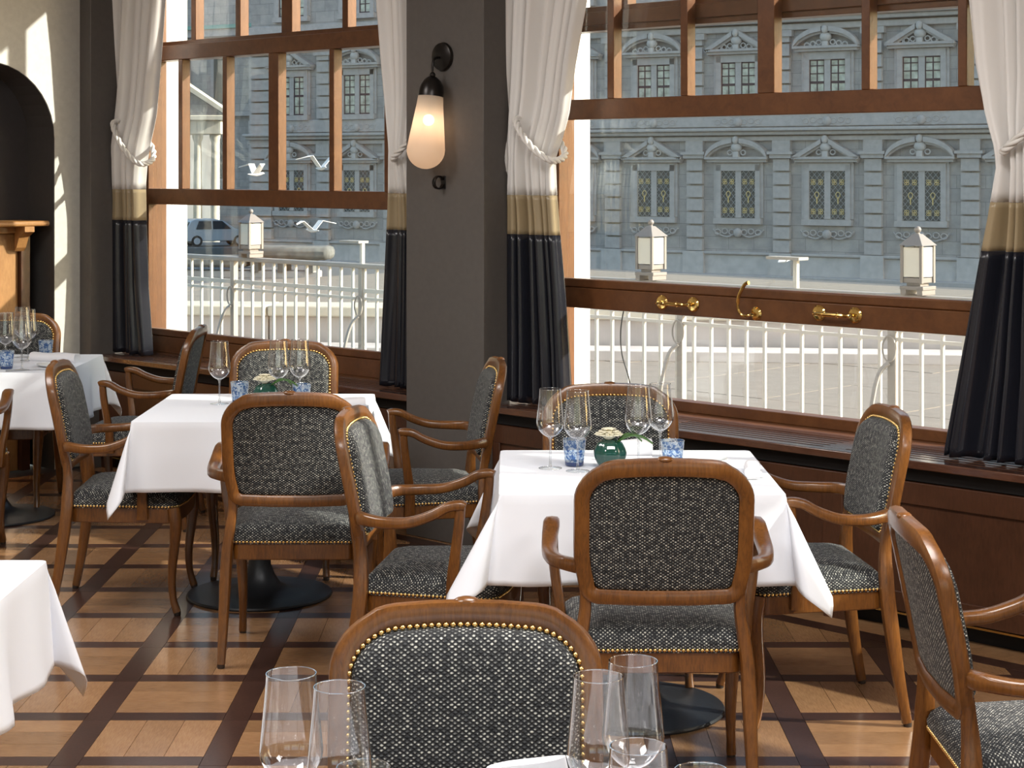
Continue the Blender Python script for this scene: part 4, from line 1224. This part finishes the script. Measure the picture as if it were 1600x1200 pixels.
# stone parapet beyond the terrace
FA = math.radians(-14)
par = thing('terrace_parapet', 'low pale stone parapet at the far side of the terrace', 'parapet', (-9, 18.6, -0.06), FA+math.radians(7))
for k in range(17):
    x = k*1.35
    BX('coping_stone', 'cream_stone', par, x+0.006, x+1.344, -0.30, 0.25, 0.34, 0.44, bevel=0.015)
    BX('wall_stone', 'stone_light', par, x+0.006, x+1.344, -0.22, 0.17, 0.0, 0.34, bevel=0.012)
BX('step', 'stone_light', par, 0, 23, -0.75, -0.30, 0.0, 0.10, bevel=0.01)

# quay, street
struct(MB().box(-120, 80, 20, 160, -3.6, -3.3).build('ground_quay', 'street', smooth=0))
br = thing('bridge_parapet', 'thick weathered stone bridge parapet behind the left lantern', 'parapet', (-5.35, 30.0, -3.3), math.radians(-6))
BX('coping', 'weathered', br, 1.1, 2.45, -0.30, 0.30, 3.50, 3.72, bevel=0.08)
BX('coping', 'weathered', br, -2.0, 1.09, -0.30, 0.30, 3.38, 3.56, bevel=0.06)
BX('wall', 'stone_light', br, -2.0, 2.25, -0.18, 0.18, 0.0, 3.32, bevel=0.02)
for k in range(3): BX('pier_block', 'weathered', br, 1.15+k*0.45, 1.28+k*0.45, -0.22, 0.22, 3.30, 3.52)

# ---------------------------------------------------------------- palace across the water
FTH = math.radians(-32.0); FN = 70.0
fe = Vector((math.cos(FTH), math.sin(FTH), 0)); fn = Vector((-math.sin(FTH), math.cos(FTH), 0))
fo = fn*FN+fe*(-36.5)
pal = thing('stone_palace', 'grey sandstone palace across the water with pediments over its paired windows', 'building', (fo.x, fo.y, -3.3), FTH)
G0 = 3.3                                    # local z = world z + 3.3
PX = 3.955; UL = -58.9+36.5; UR = 26.0
MB().box(UL, UR, 0, 16, 0, 22).build('ashlar_wall', 'stone', pal, smooth=0)
def corn(name, z, h, d, mat='stone_trim'):
    BX(name, mat, pal, UL-0.1, UR, -d, 0, z+G0, z+h+G0, bevel=0.04)
corn('cornice', 3.02, 0.16, 0.42); corn('cornice', 3.18, 0.14, 0.60); corn('string_course', 2.78, 0.20, 0.20); corn('string_course', 3.36, 0.62, 0.12)
corn('cornice', 7.62, 0.18, 0.42); corn('cornice', 7.80, 0.14, 0.60); corn('string_course', 7.30, 0.26, 0.2); corn('string_course', 7.98, 0.60, 0.12)
corn('cornice', 12.3, 0.5, 0.7); corn('base_course', -1.95, 0.12, 0.30); corn('base_plinth', -2.9, 0.95, 0.18, 'stone_light'); corn('step_course', -3.2, 0.45, 0.8)
# -- shared meshes for windows
def surround(h):
    q = MB(); w = 0.78
    for (x0, x1, y, z0, z1) in ((-w-0.22, -w, -0.14, -0.20, h+0.25), (w, w+0.22, -0.14, -0.20, h+0.25), (-w-0.22, w+0.22, -0.14, h, h+0.30), (-w-0.30, w+0.30, -0.24, -0.26, -0.02), (-0.13, 0.13, -0.09, 0, h)):
        q.box(x0, x1, y, 0.0, z0, z1)
    for (x0, x1, y, z0, z1) in ((-w-0.34, -w-0.22, -0.08, -0.0, h+0.36), (w+0.22, w+0.34, -0.08, 0, h+0.36), (-w-0.34, w+0.34, -0.10, h+0.30, h+0.40)):
        q.box(x0, x1, y, 0.0, z0, z1)
    return q
sur_l = surround(1.95).mesh('window', MAT['stone_trim'], 0)
sur_u = surround(1.85).mesh('window', MAT['stone_trim'], 0)
glass_l = MB().box(-0.325, 0.325, -0.035, -0.02, 0, 1.95).mesh('pane', MAT['facade_dark'], 0)
glass_u = MB().box(-0.325, 0.325, -0.035, -0.02, 0, 1.85).mesh('pane', MAT['painted_reflection_glass'], 0)
lat = MB()
for k in range(-3, 9):
    for s in (-1, 1):
        z0 = k*0.26; pts = []
        a = (-0.325, z0) if s > 0 else (0.325, z0); b = (0.325, z0+0.65*1.15) if s > 0 else (-0.325, z0+0.65*1.15)
        (xa, za), (xb, zb) = a, b
        if zb <= 0 or za >= 1.95: continue
        if za < 0: xa += (xb-xa)*(-za)/(zb-za); za = 0
        if zb > 1.95: xb = xa+(xb-xa)*(1.95-za)/(zb-za); zb = 1.95
        lat.sweep([(xa, -0.055, za), (xb, -0.055, zb)], (0.028, 0.028), (0, 1, 0), 4, sq=1)
lat = lat.mesh('lead_lattice', MAT['lattice'], 0)
orn = MB()
for z in (0.30, 1.50):
    for x in (-0.16, 0.16):
        for a in range(4):
            cx, cz = x+0.062*math.cos(a*PI/2+PI/4), z+0.075*math.sin(a*PI/2+PI/4)
            orn.sweep([(cx+0.045*math.cos(2*PI*k/8), -0.08, cz+0.05*math.sin(2*PI*k/8)) for k in range(8)], (0.022, 0.022), (0, 1, 0), 4, closed=True, sq=1)
orn.sweep([(0.09*math.cos(2*PI*k/12), -0.08, 0.98+0.12*math.sin(2*PI*k/12)) for k in range(12)], (0.03, 0.03), (0, 1, 0), 4, closed=True, sq=1)
orn.sweep([(0, -0.08, 0.62), (0, -0.08, 0.86)], (0.04, 0.04), (0, 1, 0), 4)
orn = orn.mesh('gilded_ornament', MAT['gold'], 0)
sashm = MB()
for x in (-0.31, 0.0, 0.31): sashm.box(x-0.022, x+0.022, -0.06, -0.035, 0, 1.85)
for z, w in ((0.02, 0.03), (0.42, 0.02), (0.92, 0.05), (1.28, 0.02), (1.60, 0.02), (1.83, 0.03)): sashm.box(-0.325, 0.325, -0.065, -0.035, z-w, z+w)
sashm = sashm.mesh('sash_bars', MAT['purple_frame'], 0)
def pediment(round_, bust):
    q = MB(); w = 1.42
    q.box(-w, w, -0.42, 0, 0.0, 0.10); q.box(-w+0.08, w-0.08, -0.30, 0, -0.12, 0.0)
    n = 14
    def prof(x):
        return 0.10+0.82*(1-abs(x)/w) if not round_ else 0.10+0.78*math.sqrt(max(0, 1-(x/w)**2))**1.15
    for s in (-1, 1):
        xs = [s*(w-(w-0.16)*k/n) for k in range(n+1)]
        for a, b in zip(xs, xs[1:]):
            za, zb = prof(a), prof(b)
            P = [(a, za), (b, zb), (b, zb-0.20), (a, max(za-0.20, 0.08))]
            if s > 0: P = P[::-1]
            q.slab(P, -0.42, 0.0)
            P = [(a, max(za-0.20, 0.08)), (b, zb-0.20), (b, zb-0.30), (a, max(za-0.30, 0.06))]
            q.slab(P if s < 0 else P[::-1], -0.28, 0.0)
    return q
def bustm(scroll):
    q = MB()
    q.ball((0, -0.30, 0.80), 0.15, 10, 6, 1, 1, 1.2); q.ball((0, -0.22, 0.50), 0.26, 10, 6, 1.0, 0.6, 0.8); q.box(-0.12, 0.12, -0.34, -0.05, 0.10, 0.32)
    for s in (-1, 1):
        m = 3 if scroll else 1
        for k in range(m):
            q.sweep([(s*(0.30+0.26*k)+0.11*math.cos(2*PI*j/9), -0.20, 0.28-0.05*k+0.10*math.sin(2*PI*j/9)) for j in range(9)], (0.06, 0.06), (0, 1, 0), 5, closed=True, sq=1)
    return q
ped = {(r_, b_): None for r_ in (0, 1) for b_ in (0, 1)}
pedm = [pediment(r_, 0).mesh('pediment', MAT['stone_trim'], 0) for r_ in (0, 1)]
busm = [bustm(s).mesh('carved_bust', MAT['stone_light'], 60) for s in (0, 1)]
sw = MB()
for s in (-1, 1):
    for k in range(3):
        sw.sweep([(s*(0.28+0.32*k)+0.13*math.cos(2*PI*j/9), -0.12, -0.04*abs(k-1)+0.11*math.sin(2*PI*j/9)) for j in range(9)], (0.06, 0.06), (0, 1, 0), 5, closed=True, sq=1)
    sw.sweep(smooth_path([(s*0.15, -0.1, -0.10), (s*0.5, -0.1, -0.24), (s*0.95, -0.1, -0.10), (s*1.15, -0.1, 0.08)], 3), (0.07, 0.07), (0, 1, 0), 5, sq=1)
sw.ball((0, -0.14, -0.05), 0.20, 8, 6, 1, 0.6, 1)
swm = sw.mesh('carved_swag', MAT['stone_trim'], 60)
blk_l = MB().box(-0.36, 0.36, -0.20, 0, 0.02, 0.50).mesh('rusticated_block', MAT['stone'], 0)
for me_, mt in ((blk_l, 'stone_trim'),): me_.materials[0] = MAT[mt]
for k in range(-6, 13):
    xc = -36.526+k*PX+36.5-0.0
    if xc < UL+1.2: continue
    # lower window row
    w_ = link('window', sur_l, pal, loc=(xc, 0, -0.41+G0))
    for s in (-1, 1):
        link('pane', glass_l, w_, loc=(s*0.455, 0, 0)); link('lead_lattice', lat, w_, loc=(s*0.455, 0, 0)); link('gilded_ornament', orn, w_, loc=(s*0.455, 0, 0))
    link('pediment', pedm[k % 2], pal, loc=(xc, 0, 2.02+G0)); link('carved_bust', busm[0], pal, loc=(xc, -0.05, 2.02+G0))
    link('carved_swag', swm, pal, loc=(xc, 0, -0.98+G0))
    # upper window row
    w_ = link('window', sur_u, pal, loc=(xc, 0, 4.22+G0))
    for s in (-1, 1):
        link('pane', glass_u, w_, loc=(s*0.455, 0, 0)); link('sash_bars', sashm, w_, loc=(s*0.455, 0, 0))
    link('pediment', pedm[(k+1) % 2], pal, loc=(xc, 0, 6.52+G0)); link('carved_bust', busm[1], pal, loc=(xc, -0.05, 6.47+G0))
    link('carved_swag', swm, pal, loc=(xc, 0, 3.62+G0))
    # third row (only its foot is seen)
    w_ = link('window', sur_u, pal, loc=(xc, 0, 9.0+G0))
    for s in (-1, 1):
        link('pane', glass_u, w_, loc=(s*0.455, 0, 0)); link('sash_bars', sashm, w_, loc=(s*0.455, 0, 0))
    # banded pilaster between the windows
    xp = xc+PX/2
    for j in range(7): link('rusticated_block', blk_l, pal, loc=(xp, 0, -1.83+j*0.56+G0))
    BX('capital', 'stone_trim', pal, xp-0.48, xp+0.48, -0.32, 0, 2.06+G0, 2.22+G0); BX('capital', 'stone_trim', pal, xp-0.56, xp+0.56, -0.40, 0, 2.22+G0, 2.34+G0)
    BX('pilaster_head', 'stone_trim', pal, xp-0.40, xp+0.40, -0.22, 0, 2.34+G0, 2.80+G0)
    BX('pilaster_base', 'stone_light', pal, xp-0.48, xp+0.48, -0.34, 0, -2.9+G0, -1.83+G0)
    for j in range(6): link('rusticated_block', blk_l, pal, loc=(xp, 0, 4.0+j*0.56+G0))
    BX('capital', 'stone_trim', pal, xp-0.50, xp+0.50, -0.30, 0, 7.05+G0, 7.30+G0)
for j in range(17):                                   # corner pilaster at its left end
    b_ = link('rusticated_block', blk_l, pal, loc=(UL+0.75, 0, -1.83+j*0.56+G0)); b_.scale = (1.9, 1.1, 1)

# ---------------------------------------------------------------- building behind, portico
p_ = fn*97+fe*(-70)
bb = thing('rear_building', 'grey stone building with tall narrow windows behind the portico', 'building', (p_.x, p_.y, -3.3), FTH)
MB().box(-30, 13, 0, 14, 0, 19.4).build('wall', 'stone', bb, smooth=0)
BX('cornice', 'stone_trim', bb, -30.5, 13.3, -0.7, 0, 14.0, 14.5); BX('cornice', 'stone_trim', bb, -30.5, 13.3, -0.4, 0, 8.5, 8.8)
BX('gutter', 'copper_roof', bb, -30.6, 13.4, -0.9, 0.2, 14.5, 14.75)
wm = MB().box(-0.75, 0.75, -0.12, 0, -0.15, 3.3).mesh('window', MAT['stone_trim'], 0)
pm = MB().box(-0.45, 0.45, -0.16, -0.12, 0, 3.1).mesh('pane', MAT['facade_dark'], 0)
for k in range(12):
    for z in (4.2, 9.4):
        w_ = link('window', wm, bb, loc=(-28+k*3.4, 0, z)); link('pane', pm, w_)
po_ = thing('temple_portico', 'sunlit cream temple portico with columns seen in the left window', 'portico', (-22.9, 112.0, -3.3), math.radians(-3))
BX('entablature', 'cream_stone', po_, 0, 5.2, 0, 1.2, 7.0, 7.85, bevel=0.05)
BX('cornice', 'cream_stone', po_, -0.3, 5.45, -0.3, 1.3, 7.85, 8.15, bevel=0.04)
MB().slab([(-0.3, 8.15), (5.45, 8.15), (2.58, 10.0)], 0.15, 0.4).build('tympanum', 'stone', po_, smooth=0, fix=True)
MB().slab([(5.6, 8.15), (5.6, 8.42), (2.58, 10.45), (2.58, 10.1)], -0.3, 1.3).build('raking_cornice', 'cream_stone', po_, smooth=0, fix=True)
MB().slab([(-0.45, 8.15), (-0.45, 8.42), (2.58, 10.45), (2.58, 10.1)], -0.3, 1.3).build('raking_cornice', 'cream_stone', po_, smooth=0, fix=True)
for k in range(5):
    x = 0.45+k*1.07
    MB().lathe([(0.34, 0.0), (0.34, 0.2), (0.27, 0.35), (0.26, 3.5), (0.22, 6.5), (0.32, 6.75), (0.34, 7.0)], 20, c=(x, 0.5, 0)).build('column', 'cream_stone', po_)
BX('rear_wall', 'ext_white', po_, -3, 4.4, 3.0, 3.4, 0, 7.0)

# ---------------------------------------------------------------- parked car on the far street
car = thing('parked_car', 'small white hatchback parked on the far street in the left window', 'car', (-16.05, 99.0, -2.55), math.radians(24))
BX('road_bank', 'street', None, -24, -8, 96.5, 104, -3.3, -2.55).name = 'street_bank'
struct(bpy.data.objects['street_bank'])
prof = [(-1.75, 0.28), (-1.78, 0.62), (-1.72, 0.86), (-1.45, 1.36), (-1.25, 1.46), (-0.2, 1.48), (0.35, 1.36), (0.95, 0.95), (1.55, 0.80), (1.75, 0.62), (1.76, 0.30)]
n = len(prof); vs = []; fs = []
for y, tp in ((-0.80, 1), (0.80, 1)):
    for x, z in prof: vs.append((x, y*(1-0.16*max(0, (z-0.9)/0.58)), z))
fs += [tuple(range(n)), tuple(range(2*n-1, n-1, -1))]+[(i, i+n, (i+1) % n+n, (i+1) % n) for i in range(n)]
MB().add(vs, fs).build('body', 'car_white', car, smooth=35, bevel=0.05, fix=True)
for (xa, xb, xc, xd) in ((-1.20, -0.35, -0.35, -1.02), (-0.27, 0.72, 0.25, -0.27)):
    for s in (-1, 1):
        a = s*0.797; b = s*0.705
        MB().add([(xa, a, 0.93), (xb, a, 0.93), (xc, b, 1.36), (xd, b, 1.36)], [(0, 1, 2, 3)]).build('side_window', 'facade_dark', car, smooth=0, solid=0.03)
MB().add([(-1.735, -0.62, 0.92), (-1.735, 0.62, 0.92), (-1.50, 0.55, 1.32), (-1.50, -0.55, 1.32)], [(0, 1, 2, 3)]).build('rear_window', 'facade_dark', car, smooth=0, solid=0.04)
BX('rear_bumper', 'tyre', car, -1.84, -1.76, -0.70, 0.70, 0.44, 0.56, bevel=0.01)
for x in (-1.15, 1.15):
    for s in (-1, 1):
        w_ = MB().lathe([(0.19, -0.09), (0.29, -0.09), (0.30, 0.09), (0.19, 0.09)], 20).xf(Matrix.Translation((x, s*0.74, 0.30)) @ Matrix.Rotation(PI/2, 4, 'X')).build('wheel', 'tyre', car)
        MB().lathe([(0.02, -0.095), (0.18, -0.095), (0.18, 0.095), (0.02, 0.095)], 14).xf(Matrix.Translation((x, s*0.74, 0.30)) @ Matrix.Rotation(PI/2, 4, 'X')).build('hubcap', 'car_white', w_)
for s in (-1, 1): BX('tail_light', 'purple_frame', car, -1.80, -1.70, s*0.70-0.06, s*0.70+0.06, 0.66, 0.86)

# ---------------------------------------------------------------- gulls over the quay
def gull(x, y, z, rz, k, label):
    t = tag(empty('white_gull', (x, y, z), rz), label, 'bird'); t.scale = (0.6, 0.6, 0.6)
    MB().sweep([(-0.20, 0, 0.01), (-0.10, 0, 0), (0.02, 0, 0.0), (0.13, 0, 0.02), (0.18, 0, 0.03), (0.22, 0, 0.02)], [(0.03, 0.012), (0.07, 0.05), (0.10, 0.085), (0.07, 0.065), (0.05, 0.05), (0.012, 0.012)], (0, 1, 0), 8, sq=1).build('body', 'feather', t, smooth=60)
    for s in (-1, 1):
        up = k
        MB().add([(0.08, s*0.04, 0.03), (-0.08, s*0.04, 0.03), (-0.04, s*0.28, 0.03+up*0.16), (0.10, s*0.26, 0.03+up*0.16), (-0.14, s*0.58, 0.03+up*0.10), (-0.10, s*0.56, 0.035+up*0.11)],
                 [(0, 1, 2, 3), (3, 2, 4, 5)]).build('wing', 'feather', t, smooth=0, solid=0.012)
gull(-3.42, 24.5, 1.60, 0.6, 1.3, 'white gull in the left window, left one of the two above the lantern')
gull(-2.55, 24.5, 1.68, -0.9, 1.6, 'white gull in the left window, right one of the two above the lantern')
gull(-2.66, 24.5, 0.85, 2.4, 1.2, 'white gull low in the left window, over the bridge parapet')
gull(3.55, 24.0, 0.50, 2.9, -0.6, 'white gull in the right window, above the T-shaped bracket')
